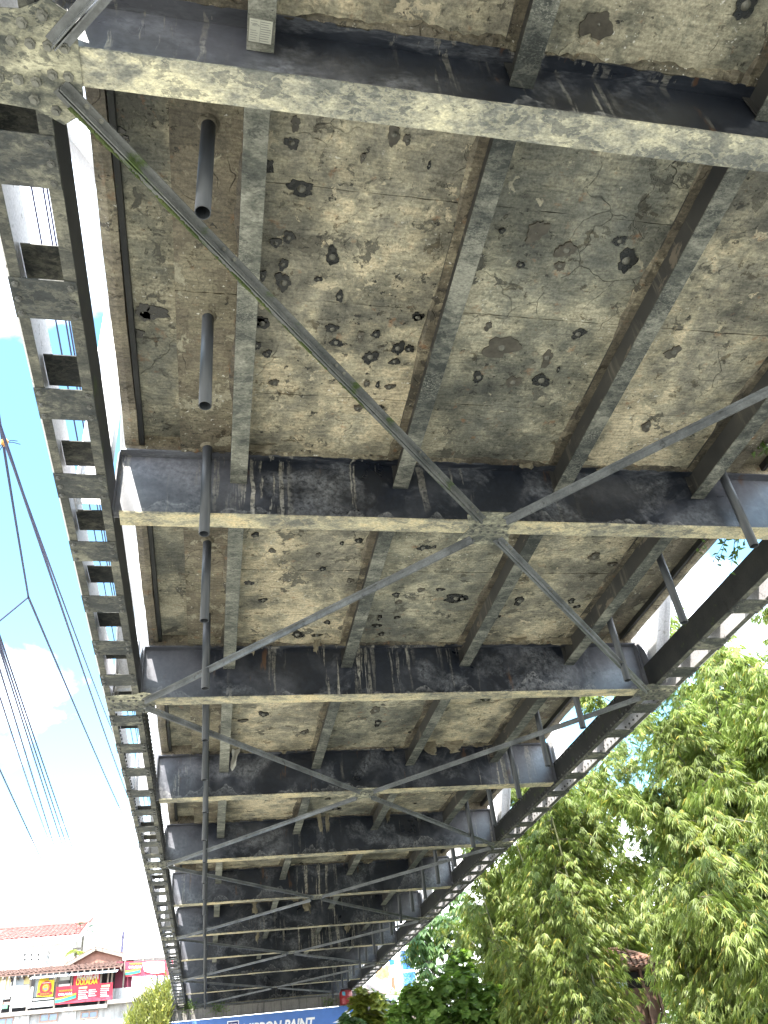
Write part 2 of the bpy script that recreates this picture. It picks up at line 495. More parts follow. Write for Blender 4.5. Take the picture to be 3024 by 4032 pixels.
M['mural_red'] = mat_flat('red_mural_paint', (.42, .09, .05), .7, .1, 3)
M['shed_roof'] = mat_flat('shed_roof_sheet', (.19, .13, .115), .7, .15, 3)
M['blue_sheet'] = mat_flat('pale_blue_sheet', (.38, .48, .60), .4, .1, 3)
M['panel_brown'] = mat_flat('fence_panel', (.12, .095, .085), .8, .35, 6)
M['post_orange'] = mat_flat('orange_post', (.65, .22, .05), .6, .1, 3)
M['hut_tile'] = mat_flat('hut_roof_tile', (.19, .105, .075), .85, .45, 5)
M['hut_wood'] = mat_flat('hut_wood', (.15, .085, .06), .8, .25, 6)
M['green_panel'] = mat_flat('green_panel', (.10, .30, .15), .7, .1, 3)
M['pink'] = mat_flat('pink_flower', (.75, .05, .16), .6, .15, 8)
M['bark'] = mat_flat('tree_bark', (.11, .095, .075), .9, .3, 7)
M['culm'] = mat_flat('bamboo_culm', (.075, .08, .033), .5, .25, 4)
M['twig'] = mat_flat('twig', (.10, .085, .05), .8, .2, 8)


def mat_leaf(name, lo, hi, odd=None, tr=.35, trc=None):
    g = G(name)
    r = g.island()
    col = g.ramp(r, [(0.0, lo), (.55, tuple((a + b) / 2 for a, b in zip(lo, hi))), (.93, hi)] + ([(.97, odd)] if odd else []))
    big = g.noise(g.pos(), .55, 3, .5)
    col = g.mul(col, g.ramp(big, [(.3, .78), (.7, 1.18)]))
    t = g.mul(col, trc or (1.1, 1.25, .55))
    return g.bsdf(col, .42, trans=(t, tr))


M['leaf_bamboo'] = mat_leaf('bamboo_leaf', (.15, .205, .055), (.32, .37, .125), (.46, .37, .10), .5, (1.15, 1.25, .6))
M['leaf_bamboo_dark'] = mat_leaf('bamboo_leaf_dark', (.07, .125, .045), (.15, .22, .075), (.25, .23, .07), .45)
M['leaf_bamboo_yellow'] = mat_leaf('bamboo_leaf_yellow', (.19, .24, .035), (.34, .36, .07), (.45, .34, .07), .5, (1.2, 1.3, .6))
M['leaf_tree'] = mat_leaf('tree_leaf', (.07, .14, .055), (.19, .29, .115), (.34, .26, .06), .45)
M['leaf_shrub'] = mat_leaf('shrub_leaf', (.12, .21, .055), (.27, .38, .10), None, .6)
M['leaf_yellow'] = mat_leaf('yellow_green_leaf', (.15, .19, .03), (.33, .34, .07))
M['leaf_palm'] = mat_leaf('palm_leaf', (.05, .10, .07), (.10, .17, .12))
M['leaf_weed'] = mat_leaf('weed_leaf', (.15, .18, .035), (.30, .31, .075), (.46, .38, .06), .45)
M['leaf_vine'] = mat_leaf('vine_leaf', (.09, .15, .04), (.16, .25, .06))
M['ground'] = mat_concrete('ground_earth', (.235, .22, .185), (.31, .295, .25), (.19, .185, .14), (.4, .4, 1))


# ------------------------------------------------------------------ mesh helpers
class MB:
    def __init__(s):
        s.v, s.f, s.mi = [], [], []

    def add(s, vs, fs, mi=0):
        o = len(s.v)
        s.v += [tuple(v) for v in vs]
        s.f += [tuple(i + o for i in f) for f in fs]
        s.mi += [mi] * len(fs)
        return s

    def box(s, x0, x1, y0, y1, z0, z1, mi=0):
        vs = [(x, y, z) for z in (z0, z1) for y in (y0, y1) for x in (x0, x1)]
        return s.add(vs, [(0, 2, 3, 1), (4, 5, 7, 6), (0, 1, 5, 4), (2, 6, 7, 3), (0, 4, 6, 2), (1, 3, 7, 5)], mi)

    def prism(s, poly, axis, a, b, mi=0):
        """polygon in the two other axes, extruded along axis from a to b"""
        n = len(poly)

        def P(u, v, w):
            return {'x': (w, u, v), 'y': (u, w, v), 'z': (u, v, w)}[axis]
        vs = [P(u, v, a) for u, v in poly] + [P(u, v, b) for u, v in poly]
        fs = [tuple(range(n))[::-1], tuple(range(n, 2 * n))] + [(i, (i + 1) % n, n + (i + 1) % n, n + i) for i in range(n)]
        return s.add(vs, fs, mi)

    def bar(s, p, q, sect, up=(0, 0, 1), mi=0):
        """a closed section polygon [(side, up)] swept from p to q"""
        p, q = Vector(p), Vector(q)
        t = (q - p).normalized()
        u = Vector(up)
        side = t.cross(u).normalized()
        u = side.cross(t).normalized()
        n = len(sect)
        vs = [p + side * a + u * b for a, b in sect] + [q + side * a + u * b for a, b in sect]
        fs = [tuple(range(n))[::-1], tuple(range(n, 2 * n))] + [(i, (i + 1) % n, n + (i + 1) % n, n + i) for i in range(n)]
        return s.add(vs, fs, mi)

    def tube(s, pts, rad, n=8, cap=True, mi=0):
        pts = [Vector(p) for p in pts]
        if not isinstance(rad, (list, tuple)):
            rad = [rad] * len(pts)
        rings = []
        for i, p in enumerate(pts):
            t = (pts[min(i + 1, len(pts) - 1)] - pts[max(i - 1, 0)]).normalized()
            a = t.cross(Vector((0, 0, 1)) if abs(t.z) < .9 else Vector((1, 0, 0))).normalized()
            b = t.cross(a)
            rings.append([p + (a * math.cos(k * math.tau / n) + b * math.sin(k * math.tau / n)) * rad[i] for k in range(n)])
        vs = [v for r in rings for v in r]
        fs = []
        for i in range(len(pts) - 1):
            for k in range(n):
                fs.append((i * n + k, i * n + (k + 1) % n, (i + 1) * n + (k + 1) % n, (i + 1) * n + k))
        if cap:
            fs += [tuple(range(n))[::-1], tuple(range((len(pts) - 1) * n, len(pts) * n))]
        return s.add(vs, fs, mi)

    def lathe(s, prof, c=(0, 0, 0), n=24, mi=0):
        vs, fs = [], []
        for r, z in prof:
            for k in range(n):
                vs.append((c[0] + r * math.cos(k * math.tau / n), c[1] + r * math.sin(k * math.tau / n), c[2] + z))
        for i in range(len(prof) - 1):
            for k in range(n):
                fs.append((i * n + k, i * n + (k + 1) % n, (i + 1) * n + (k + 1) % n, (i + 1) * n + k))
        return s.add(vs, fs, mi)

    def mesh(s, name, mats, smooth=False):
        me = bpy.data.meshes.new(name)
        me.from_pydata(s.v, [], s.f)
        if not isinstance(mats, (list, tuple)):
            mats = [mats]
        for m in mats:
            me.materials.append(M[m] if isinstance(m, str) else m)
        if len(mats) > 1:
            me.polygons.foreach_set('material_index', s.mi)
        if smooth:
            me.polygons.foreach_set('use_smooth', [True] * len(me.polygons))
        me.update()
        return me

    def build(s, name, mats, parent=None, smooth=False):
        return obj(name, s.mesh(name, mats, smooth), parent)


def obj(name, me, parent=None, loc=None):
    o = bpy.data.objects.new(name, me)
    COL.objects.link(o)
    if parent is not None:
        o.parent = parent
        o.matrix_parent_inverse = WORLD_INV.get(parent.name, Matrix.Identity(4))
    if loc is not None:
        o.location = loc
    return o


WORLD_INV = {}


def tag(o, label=None, cat=None, group=None, kind=None):
    if label: o['label'] = label
    if cat: o['category'] = cat
    if group: o['group'] = group
    if kind: o['kind'] = kind
    return o


def thing(name, loc, label, cat, group=None):
    """an Empty at the thing's base; parts keep world coordinates"""
    o = bpy.data.objects.new(name, None)
    o.empty_display_size = .2
    COL.objects.link(o)
    o.location = loc
    WORLD_INV[o.name] = Matrix.Translation(Vector(loc)).inverted()
    return tag(o, label, cat, group)


_bev = {}


def rbox(x0, x1, y0, y1, z0, z1, b=.004, mb=None):
    """box with chamfered long edges"""
    mb = mb or MB()
    poly = [(y0 + b, z0), (y1 - b, z0), (y1, z0 + b), (y1, z1 - b), (y1 - b, z1), (y0 + b, z1), (y0, z1 - b), (y0, z0 + b)]
    return mb.prism(poly, 'x', x0, x1)


# ================================================================== GROUND
gb = MB()
N = 40
for i in range(N + 1):
    for j in range(N + 1):
        # graded sheet: fine under the bridge, coarse towards the horizon
        x = (abs(i / N * 2 - 1) ** 2.2) * math.copysign(1, i / N * 2 - 1) * 900
        y = (abs(j / N * 2 - 1) ** 2.2) * math.copysign(1, j / N * 2 - 1) * 900 + 20
        d = max(0.0, (y - 51) / 14)
        z = -7.35 + min(1, d) * 6.6 + .12 * math.sin(x * .7) * math.cos(y * .9)
        gb.v.append((x, y, z))
for i in range(N):
    for j in range(N):
        a = i * (N + 1) + j
        gb.f.append((a, a + N + 1, a + N + 2, a + 1)); gb.mi.append(0)
ground = gb.build('ground', 'ground', smooth=True)
tag(ground, kind='structure')

# ================================================================== BRIDGE
L = 5.0
FB = list(range(-3, 11))           # floor beams stand at Y = 5 k
Y0, Y1 = FB[0] * L - .4, FB[-1] * L + .4
bridge = thing('truss_bridge', (0, 25, 0), 'steel truss road bridge with stained concrete deck, seen from underneath', 'bridge')
SX = (-3.1, -1.08, 1.08, 3.1)      # stringer lines
ZS = .98                           # main soffit
ZC = 1.15                          # recessed soffit of the cantilevers

# --- deck
deck = MB().box(-4.46, 4.46, Y0, Y1, 1.171, 1.40).build('deck_slab', 'edge_concrete', bridge)
deck['label'] = 'blotchy grey and cream concrete deck over the beams'


def wavy_panel(x0, x1, y0, y1, z, th, nx, ny, amp):
    mb = MB()
    vs, fs = [], []
    for j in range(ny + 1):
        for i in range(nx + 1):
            x = x0 + (x1 - x0) * i / nx
            y = y0 + (y1 - y0) * j / ny
            ex = min(i, nx - i) / (nx / 2); ey = min(j, ny - j) / (ny / 2)
            k = min(1, ex * 3) * min(1, ey * 3)
            dz = amp * (math.sin(x * 3.1 + y * 1.7) + math.sin(x * 1.3 - y * 4.1 + 2) + .6 * math.sin(7 * x + 5 * y)) * .5
            if i in (0, nx): x += random.uniform(-.004, .004)
            if j in (0, ny): y += random.uniform(-.007, .007)
            vs.append((x, y, z + dz * (.4 + .6 * k)))
    n = (nx + 1) * (ny + 1)
    for j in range(ny):
        for i in range(nx):
            a = j * (nx + 1) + i
            fs.append((a, a + nx + 1, a + nx + 2, a + 1))
    rim = [i for i in range(nx + 1)] + [(j + 1) * (nx + 1) - 1 for j in range(1, ny + 1)] + [ny * (nx + 1) + i for i in range(nx - 1, -1, -1)] + [j * (nx + 1) for j in range(ny - 1, 0, -1)]
    top = [(vs[i][0], vs[i][1], z + th) for i in rim]
    mb.add(vs + top, fs + [(rim[k], rim[(k + 1) % len(rim)], n + (k + 1) % len(rim), n + k) for k in range(len(rim))])
    return mb


BAYS = [(-3.8, -3.105, 'soffit_brown'), (-3.095, -1.085, 'soffit'), (-1.075, 1.075, 'soffit_grey'), (1.085, 3.095, 'soffit'), (3.105, 3.8, 'soffit_brown')]
for k in range(-2, 10):
    ya, yb = k * L, (k + 1) * L
    cuts = [ya + .02, ya + 1.24 + random.uniform(-.03, .03), ya + 2.5 + random.uniform(-.03, .03), ya + 3.86 + random.uniform(-.03, .03), yb - .02]
    for bi, (x0, x1, mt_) in enumerate(BAYS):
        if bi in (0, 4):
            cs = [cuts[0], cuts[2], cuts[4]] if k < 5 else [cuts[0], cuts[4]]
        else:
            cs = cuts if k < 5 else [cuts[0], cuts[2], cuts[4]]
        for a, b in zip(cs[:-1], cs[1:]):
            z = ZS + random.uniform(-.006, .006)
            near = k < 3
            mb = wavy_panel(x0, x1, a + .004, b - .004, z, 1.168 - z, 14 if near else 6, 10 if near else 4, .009)
            mb.build('soffit_panel', mt_, deck, smooth=False)
    for s in (-1, 1):
        wavy_panel(min(s * 3.81, s * 4.295), max(s * 3.81, s * 4.295), ya + .16, yb - .16, ZC, .018, 8, 12, .006).build('soffit_panel', 'soffit_grey' if s < 0 else 'soffit_brown', deck)
# edge downstands, uneven underside
for s in (-1, 1):
    mb = MB()
    n = 150
    ys = [Y0 + (Y1 - Y0) * i / n for i in range(n + 1)]
    prof = [(4.29, ZC + .02), (4.298, 1.04), (4.37, 1.025), (4.452, 1.035), (4.46, 1.168)]
    for y in ys:
        for (x, z) in prof:
            w = .012 * math.sin(y * 2.3 + x * 9) + .008 * math.sin(y * 7.1) + random.uniform(-.004, .004)
            mb.v.append((s * (x + w * .6), y, z + (w if z < 1.1 else 0)))
    m = len(prof)
    for i in range(n):
        for k in range(m - 1):
            a = i * m + k
            mb.f.append((a, a + 1, a + m + 1, a + m)); mb.mi.append(0)
    mb.build('edge_downstand', 'edge_concrete', deck)
    # black steel angle left in the inner corner
    MB().box(min(s * 4.232, s * 4.284), max(s * 4.232, s * 4.284), Y0, Y1, 1.045, 1.14).build('edge_angle', 'chord_side', deck)

# --- peeled spots with a plug knob, read off the photo for the first bays
spots = []
for ox, oy, sc_, lst in (
    (1000, 400, 2.074, [(340, 180, 48, 1), (310, 340, 55, 0), (1140, 270, 68, 2), (1250, 310, 36, 2), (380, 705, 85, 0), (1430, 520, 22, 0), (285, 1105, 50, 0), (180, 1150, 45, 0), (640, 1260, 66, 0), (240, 1330, 45, 0), (70, 1420, 38, 0), (235, 1470, 72, 0), (525, 1450, 26, 0), (700, 1590, 40, 0), (890, 460, 28, 2)]),
    (1000, 1200, 2.074, [(1340, 100, 38, 0), (635, 190, 46, 0), (670, 310, 44, 0), (870, 260, 38, 2), (1000, 240, 34, 0), (950, 430, 62, 0), (1180, 355, 55, 0), (1270, 360, 36, 0), (1150, 465, 36, 0), (165, 635, 36, 2), (920, 645, 30, 2), (1010, 655, 22, 0), (1110, 670, 32, 2), (850, 845, 32, 2), (1035, 840, 24, 0), (1220, 900, 34, 0), (60, 150, 60, 0), (20, 330, 40, 0), (110, 400, 36, 0)]),
    (1512, 0, 1.097, [(1015, 1040, 24, 0), (785, 1080, 38, 2), (1050, 1125, 46, 0), (590, 1145, 16, 0), (660, 1000, 46, 1), (510, 998, 13, 0), (145, 1368, 20, 0), (840, 1440, 28, 0), (450, 1410, 18, 2), (760, 1150, 22, 2), (920, 110, 60, 1), (1560, 20, 50, 0)]),
    (1800, 1344, 1.355, [(235, 30, 80, 2), (480, 90, 38, 2), (540, 150, 12, 0), (110, 190, 32, 0), (300, 215, 38, 2), (445, 210, 42, 0), (1150, 60, 38, 2), (1010, 455, 28, 2), (330, 1385, 30, 0), (215, 1470, 16, 0), (730, 1150, 28, 2), (830, 1190, 20, 2), (610, 1385, 20, 0), (640, 1415, 16, 0), (30, 1370, 26, 0)]),
    (800, 1600, 1.3825, [(755, 745, 13, 0), (848, 730, 20, 0), (625, 810, 16, 2), (375, 785, 20, 2), (1200, 768, 28, 0), (1255, 765, 13, 0), (650, 885, 17, 0), (800, 948, 20, 2), (250, 960, 24, 0), (1185, 1000, 18, 2), (1290, 997, 17, 0), (1050, 1025, 22, 0), (1370, 1045, 48, 0), (325, 1055, 22, 0), (1065, 1065, 20, 2), (960, 1150, 17, 0), (1055, 1150, 13, 0), (945, 1195, 18, 0), (675, 1175, 18, 0), (515, 1240, 34, 0), (615, 1245, 22, 0), (970, 1240, 16, 0), (285, 700, 20, 0)]),
):
    for x, y, r, kind in lst:
        px, py = ox + x / sc_, oy + y / sc_
        c = AZ(px, py, ZS - .006)
        e = AZ(px + r / sc_, py, ZS - .006)
        spots.append((c.x, c.y, min(.2, (e - c).length), kind))
for x, y, r in ((670, 1350, 48), (585, 1435, 34), (500, 885, 30), (480, 620, 22), (1150, 715, 30), (1132, 890, 26), (545, 600, 14), (620, 1345, 40), (510, 560, 18), (1110, 1385, 34)):
    c = AZ(x / 1.097, y / 1.097, ZC if x < 700 else ZS)
    spots.append((c.x, c.y, r / 1.097 / 3151 * 7.6, 3))
for _ in range(70):
    spots.append((random.uniform(-2.9, 2.9), random.uniform(10.5, 28), random.uniform(.035, .13), random.choice((0, 0, 2))))


def spot(cx, cy, r, kind):
    if any(abs(cx - s) < .10 for s in SX):
        return
    n = 30
    mb = MB()
    ph = [random.uniform(0, 6.28) for _ in range(5)]
    rim = []
    asp = random.uniform(.65, 1.35)
    for i in range(n):
        a = i * math.tau / n
        k = 1 + .16 * math.sin(2 * a + ph[0]) + .13 * math.sin(3 * a + ph[1]) + .10 * math.sin(5 * a + ph[2]) + .08 * math.sin(9 * a + ph[3]) + random.uniform(-.08, .08)
        rim.append((r * k * math.cos(a) * asp, r * k * math.sin(a) / asp))
    z = (ZC if abs(cx) > 3.8 else ZS) - .014
    vs = [(cx + x, cy + y, z + .03) for x, y in rim] + [(cx + x, cy + y, z) for x, y in rim]
    fs = [(i, (i + 1) % n, n + (i + 1) % n, n + i) for i in range(n)]
    # plug knob near the middle
    kx, ky = random.uniform(-.15, .15) * r, random.uniform(-.15, .15) * r
    kr = min(.045, r * .42) if kind in (0, 2) else .012
    base = 2 * n
    prof = ((1.0, 0.0), (.85, .35), (.5, .62), (.18, .72))
    for q, (rr, hh) in enumerate(prof):
        for i in range(n):
            a = i * math.tau / n
            vs.append((cx + kx + kr * rr * math.cos(a), cy + ky + kr * rr * math.sin(a), z - kr * hh))
    ring = [n] + [base + q * n for q in range(4)]
    for q in range(4):
        for i in range(n):
            j = (i + 1) % n
            fs.append((ring[q] + i, ring[q] + j, ring[q + 1] + j, ring[q + 1] + i))
    fs.append(tuple(ring[4] + i for i in range(n)))
    mb.add(vs, fs)
    mb.mi = [0] * (2 * n) + [1] * (len(mb.f) - 2 * n)
    o = mb.build('peeled_patch', ['patch_brown' if kind in (1, 2) else 'patch', 'plug'], deck, smooth=False)
    for p_ in o.data.polygons[2 * n:]:
        p_.use_smooth = True


for s_ in spots:
    spot(*s_)

# --- loose flakes hanging where the soffit meets the beams


def flake(x, y, z, w, h, mat='flake'):
    mb = MB()
    n = 7
    rows = []
    lean = random.uniform(-.5, .5); curl = random.uniform(-.5, .5)
    for i in range(n + 1):
        t = i / n
        ww = w * (1 - .45 * t ** 2) * random.uniform(.65, 1.25)
        rows.append([(x + lean * h * t * .4 + (u - .5) * ww + random.uniform(-.08, .08) * w, y - curl * h * t * t * .5 + .03 * math.sin(u * 4 + t * 3), z - h * (t + (random.uniform(-.35, .1) if i == n else random.uniform(-.03, .03)))) for u in (0, .33, .66, 1)])
    vs = [v for r in rows for v in r]
    vs2 = [(a, b + .006, c) for a, b, c in vs]
    m = len(vs)
    fs = []
    for i in range(n):
        for k in range(3):
            a = i * 4 + k
            fs.append((a, a + 4, a + 5, a + 1)); fs.append((m + a, m + a + 1, m + a + 5, m + a + 4))
        fs.append((i * 4, m + i * 4, m + i * 4 + 4, i * 4 + 4)); fs.append((i * 4 + 3, i * 4 + 7, m + i * 4 + 7, m + i * 4 + 3))
    mb.add(vs, fs)
    mb.v += [tuple(v) for v in vs2]
    return mb.build('hanging_flake', mat, deck)


for px, py, Y, w, h, mt_ in ((1020, 1870, 4.7, .34, .16, 'flake'), (930, 2960, 14.7, .16, .5, 'flake_white'), (1255, 3240, 19.6, .12, .55, 'flake'), (1290, 3250, 19.6, .12, .5, 'flake'),
                             (1530, 3200, 19.6, .14, .35, 'flake'), (1000, 2600, 9.7, .1, .3, 'flake'), (1250, 2570, 9.7, .1, .25, 'flake'), (1690, 2945, 14.6, .3, .35, 'flake'),
                             (1790, 2950, 14.6, .4, .3, 'flake'), (1000, 3560, 29.6, .22, .5, 'flake'), (1200, 3530, 29.6, .3, .6, 'flake'), (1020, 3700, 34.6, .15, .6, 'flake'),
                             (1370, 3660, 34.6, .25, .5, 'flake'), (2240, 2630, 9.65, .45, .2, 'flake'), (2060, 2600, 9.65, .3, .15, 'flake')):
    q = A(px, py, Y)
    flake(q.x, Y, ZS - .004, w, h, mt_)
for _ in range(30):
    k = random.randrange(0, 9)
    xx = random.uniform(-3, 3)
    flake(xx, (k + 1) * L - random.uniform(.12, .3), ZS - .004, random.uniform(.06, .3), random.uniform(.03, .12))

# --- floor beams
for k in FB:
    y = k * L
    mb = MB()
    mb.box(-4.5, 4.5, y - .007, y + .007, .021, .94)                 # web
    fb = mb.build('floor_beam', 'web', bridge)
    if k == 0: fb['label'] = 'nearest black floor beam with grey to cream bottom flange'
    xe = 4.43 if k % 2 else 4.5
    n = 60
    fm = MB()
    # bottom flange: edge slightly eaten
    for i in range(n + 1):
        x = -xe + 2 * xe * i / n
        d0, d1 = random.uniform(0, .004), random.uniform(0, .004)
        fm.v += [(x, y - .128 + d0, 0), (x, y + .128 - d1, 0), (x, y + .13 - d1, .02), (x, y - .13 + d0, .02)]
    for i in range(n):
        a = i * 4
        for q in range(4):
            fm.f.append((a + q, a + (q + 1) % 4, a + 4 + (q + 1) % 4, a + 4 + q)); fm.mi.append(0)
    fm.f += [(0, 1, 2, 3), (n * 4 + 3, n * 4 + 2, n * 4 + 1, n * 4)]; fm.mi += [0, 0]
    fm.build('bottom_flange', 'flange_grey' if k in (0, -1) else 'flange', fb)
    tf = MB().box(-4.5, 4.5, y - .13, y + .13, .941, .962)
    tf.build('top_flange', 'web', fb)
    MB().box(-4.45, 4.45, y - .105, y + .105, .963, 1.165).build('haunch', 'edge_concrete', fb)
    for sd in (-1, 1):                                               # ragged mortar along the top flange
        lp = MB(); nh = 130
        for i in range(nh + 1):
            x = -3.8 + 7.6 * i / nh
            ww = .165 + .03 * math.sin(x * 2.7 + k) + .02 * math.sin(x * 9 + k * 2) + random.uniform(-.015, .025)
            zz = .938 + random.uniform(-.014, .012)
            lp.v += [(x, y + sd * ww, .99), (x, y + sd * (ww - .012), zz + .016), (x, y + sd * .128, zz + .006), (x, y + sd * .10, zz + .024)]
        for i in range(nh):
            for q in range(3):
                a_ = i * 4 + q
                lp.f.append((a_, a_ + 1, a_ + 5, a_ + 4)); lp.mi.append(0)
        lp.build('mortar_lip', 'haunch', fb)
    for s in (-1, 1):                                                # end connection plates
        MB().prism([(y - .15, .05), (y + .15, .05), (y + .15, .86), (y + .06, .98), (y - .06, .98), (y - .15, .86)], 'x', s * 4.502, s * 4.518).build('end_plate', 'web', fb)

# --- stringers
for k in range(-2, 10):
    ya, yb = k * L + .012, (k + 1) * L - .012
    for x in SX:
        mb = MB()
        mb.box(x - .005, x + .005, ya, yb, .586, .965)
        mb.box(x - .1, x + .1, ya + .13, yb - .13, .966, .979)
        st = mb.build('stringer', 'string_web', bridge)
        rbox_poly = [(x - .1, .574), (x - .097, .57), (x + .097, .57), (x + .1, .574), (x + .1, .585), (x - .1, .585)]
        MB().prism(rbox_poly, 'y', ya, yb).build('bottom_flange', 'string_flange_pale' if x < -2 else 'string_flange', st)
        hm_ = MB(); nh = 40
        for i in range(nh + 1):
            yy = ya + .14 + (yb - ya - .28) * i / nh
            wl_, wr_ = .115 + .03 * math.sin(yy * 3.1 + x) + random.uniform(-.012, .02), .105 + random.uniform(-.006, .012)
            zz = .951 + random.uniform(-.004, .004)
            hm_.v += [(x - wl_, yy, .9905), (x - wl_ + .012, yy, zz + .012), (x - .101, yy, zz), (x + .101, yy, zz + .006), (x + wr_, yy, .9905)]
        for i in range(nh):
            for q in range(4):
                a_ = i * 5 + q
                hm_.f.append((a_, a_ + 1, a_ + 6, a_ + 5)); hm_.mi.append(0)
        hm_.build('haunch_strip', 'haunch', st)
        if k < 3:
            for yy in (ya + .01, yb - .02):
                MB().box(x - .075, x - .006, yy, yy + .01, .60, .94).box(x + .006, x + .075, yy, yy + .01, .60, .94).build('end_cleat', 'string_web', st)

# --- bolts (shared meshes)
BOLT_D = MB().lathe([(.0001, -.022), (.014, -.022), (.014, -.010)], n=8).lathe([(.0001, -.011), (.021, -.011), (.023, -.008), (.023, 0.0)], n=6)
bolt_me = BOLT_D.mesh('bolt', 'bolt')
bolt_pale_me = BOLT_D.mesh('bolt_pale', 'bolt_pale')
BOLT_BIG = MB().lathe([(.0001, -.040), (.020, -.040), (.020, -.018)], n=8).lathe([(.0001, -.020), (.034, -.020), (.037, -.014), (.037, 0.0)], n=6)
bolt_big_me = BOLT_BIG.mesh('bolt_big', 'bolt_pale')


def bolt(parent, p, me=bolt_me, rot=None, s=1.0):
    o = bpy.data.objects.new('bolt', me)
    COL.objects.link(o)
    o.parent = parent
    o.matrix_parent_inverse = Matrix.Identity(4) if parent.parent is None else Matrix.Identity(4)
    o.location = p
    o.rotation_euler = rot or (0, 0, random.uniform(0, 1))
    o.scale = (s, s, s)
    return o


def hexes(mb, pts, r=.02, h=.02, axis='z', sgn=-1):
    for p in pts:
        n = 6
        a0 = random.random()
        vs = []
        for hh in (0, h * sgn):
            for i in range(n):
                a = a0 + i * math.tau / n
                u, v = r * math.cos(a), r * math.sin(a)
                vs.append({'z': (p[0] + u, p[1] + v, p[2] + hh), 'x': (p[0] + hh, p[1] + u, p[2] + v)}[axis])
        mb.add(vs, [tuple(range(n, 2 * n)), tuple(range(n))[::-1]] + [(i, (i + 1) % n, n + (i + 1) % n, n + i) for i in range(n)])


# --- bottom chords
BAT = (0.70, 1.94, 3.18, 4.42, 5.66, 6.88, 8.10, 9.15)
CI, CO, CH = 4.51, 5.04, .45
for s in (-1, 1):
    sx = lambda a, b: (min(s * a, s * b), max(s * a, s * b))
    ch = MB()
    ya, yb = -10.2, 50.4
    # inner channel: web plus bottom and top flange turned inwards
    ch.box(*sx(CI, CI + .014), ya, yb, 0, CH)
    ch.box(*sx(CI + .0145, CI + .10), ya, yb, 0.001, .014)
    ch.box(*sx(CI + .0145, CI + .10), ya, yb, CH - .014, CH - .001)
    ch.box(*sx(CO - .10, CO - .0145), ya, yb, 0.001, .014)
    co = ch.build('bottom_chord', ['chord'], bridge)
    co['label'] = 'left bottom chord with batten plates' if s < 0 else 'right bottom chord with batten plates'
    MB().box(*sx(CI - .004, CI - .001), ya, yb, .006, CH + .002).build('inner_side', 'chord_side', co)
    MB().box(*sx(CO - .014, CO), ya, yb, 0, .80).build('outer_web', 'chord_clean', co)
    far = MB()
    nb = 0
    for base in (-10, 0, 10, 20, 30, 40):
        for b in BAT:
            y = base + b
            if y < -4.5: continue
            w = .205 if b < 9 else .19
            MB().prism([(y - w, -.013), (y - w + .004, -.016), (y + w - .004, -.016), (y + w, -.013), (y + w, -.0015), (y - w, -.0015)], 'x', *sx(CI + .002, CO - .002)).build('batten_plate', 'batten', co)
            MB().box(*sx(CI + .02, CO - .02), y - w, y + w, CH + .001, CH + .013).build('batten_plate', 'batten', co)
            for xx in (CI + .05, CO - .05):
                for dy in (-.15, 0, .15):
                    if y < 11 and not (s > 0 and y < 4):
                        bolt(co, (s * xx, y + dy, -.016), bolt_me, s=1.25)
                    else:
                        hexes(far, [(s * xx, y + dy, -.016)], .03, .025)
    # bolt rows of the heavier middle panels
    y = 10.5
    while y < 39.6:
        if abs((y % 10) - 0) > .1:
            hexes(far, [(s * (CI - .004), y, .05), (s * (CI - .004), y, CH - .06)], .022, .022, 'x', -s)
            hexes(far, [(s * (CO - .014), y, .15), (s * (CO - .014), y, CH - .10)], .022, .022, 'x', -s)
        y += .19
    tag(far.build('bolt_rows', 'bolt', co), kind='stuff')

# --- gusset plates
left_poly = [(-4.275, -.26), (-4.275, .02), (-4.285, .30), (-4.43, .40), (-4.60, .315), (-5.03, .285), (-5.03, -.285), (-4.60, -.315), (-4.43, -.40), (-4.285, -.32)]
cen_poly = [(-.36, -.26), (-.25, -.325), (.25, -.325), (.36, -.26), (.255, -.02), (.255, .06), (.34, .27), (.15, .345), (-.15, .345), (-.35, .30), (-.255, .02)]
for k in range(-2, 11):
    y = k * L
    if k % 2 == 0:
        for s in (-1, 1):
            gp = MB().prism([(s * -x, y + dy) for x, dy in left_poly], 'z', -.016, -.0035).build('gusset_plate', 'gusset', bridge)
            pts = [(a, b) for a in (4.57, 4.68, 4.80, 4.92) for b in (-.12, .12)] + [(4.36, -.12), (4.36, .06), (4.46, -.12), (4.46, .06), (4.47, .30), (4.47, -.30), (4.98, .20), (4.98, -.20), (4.60, .24), (4.60, -.24)]
            big = (k == 0)
            if k <= 4:
                for a, b in pts:
                    bolt(gp, (s * a, y + b, -.016), bolt_big_me if big else bolt_me, s=1.0 if big else 1.15)
            else:
                mb = MB(); hexes(mb, [(s * a, y + b, -.016) for a, b in pts], .026, .025)
                tag(mb.build('bolt_rows', 'bolt', gp), kind='stuff')
    else:
        gp = MB().prism([(x, y + dy) for x, dy in cen_poly], 'z', -.014, -.0015).build('gusset_plate', 'gusset', bridge)
        pts = [(a, b) for a in (-.2, -.1, 0, .1, .2) for b in (-.06, .07)]
        if k <= 5:
            for a, b in pts: bolt(gp, (a, y + b, -.014), bolt_me, s=.9)
        else:
            mb = MB(); hexes(mb, [(a, y + b, -.014) for a, b in pts], .022, .02)
            tag(mb.build('bolt_rows', 'bolt', gp), kind='stuff')

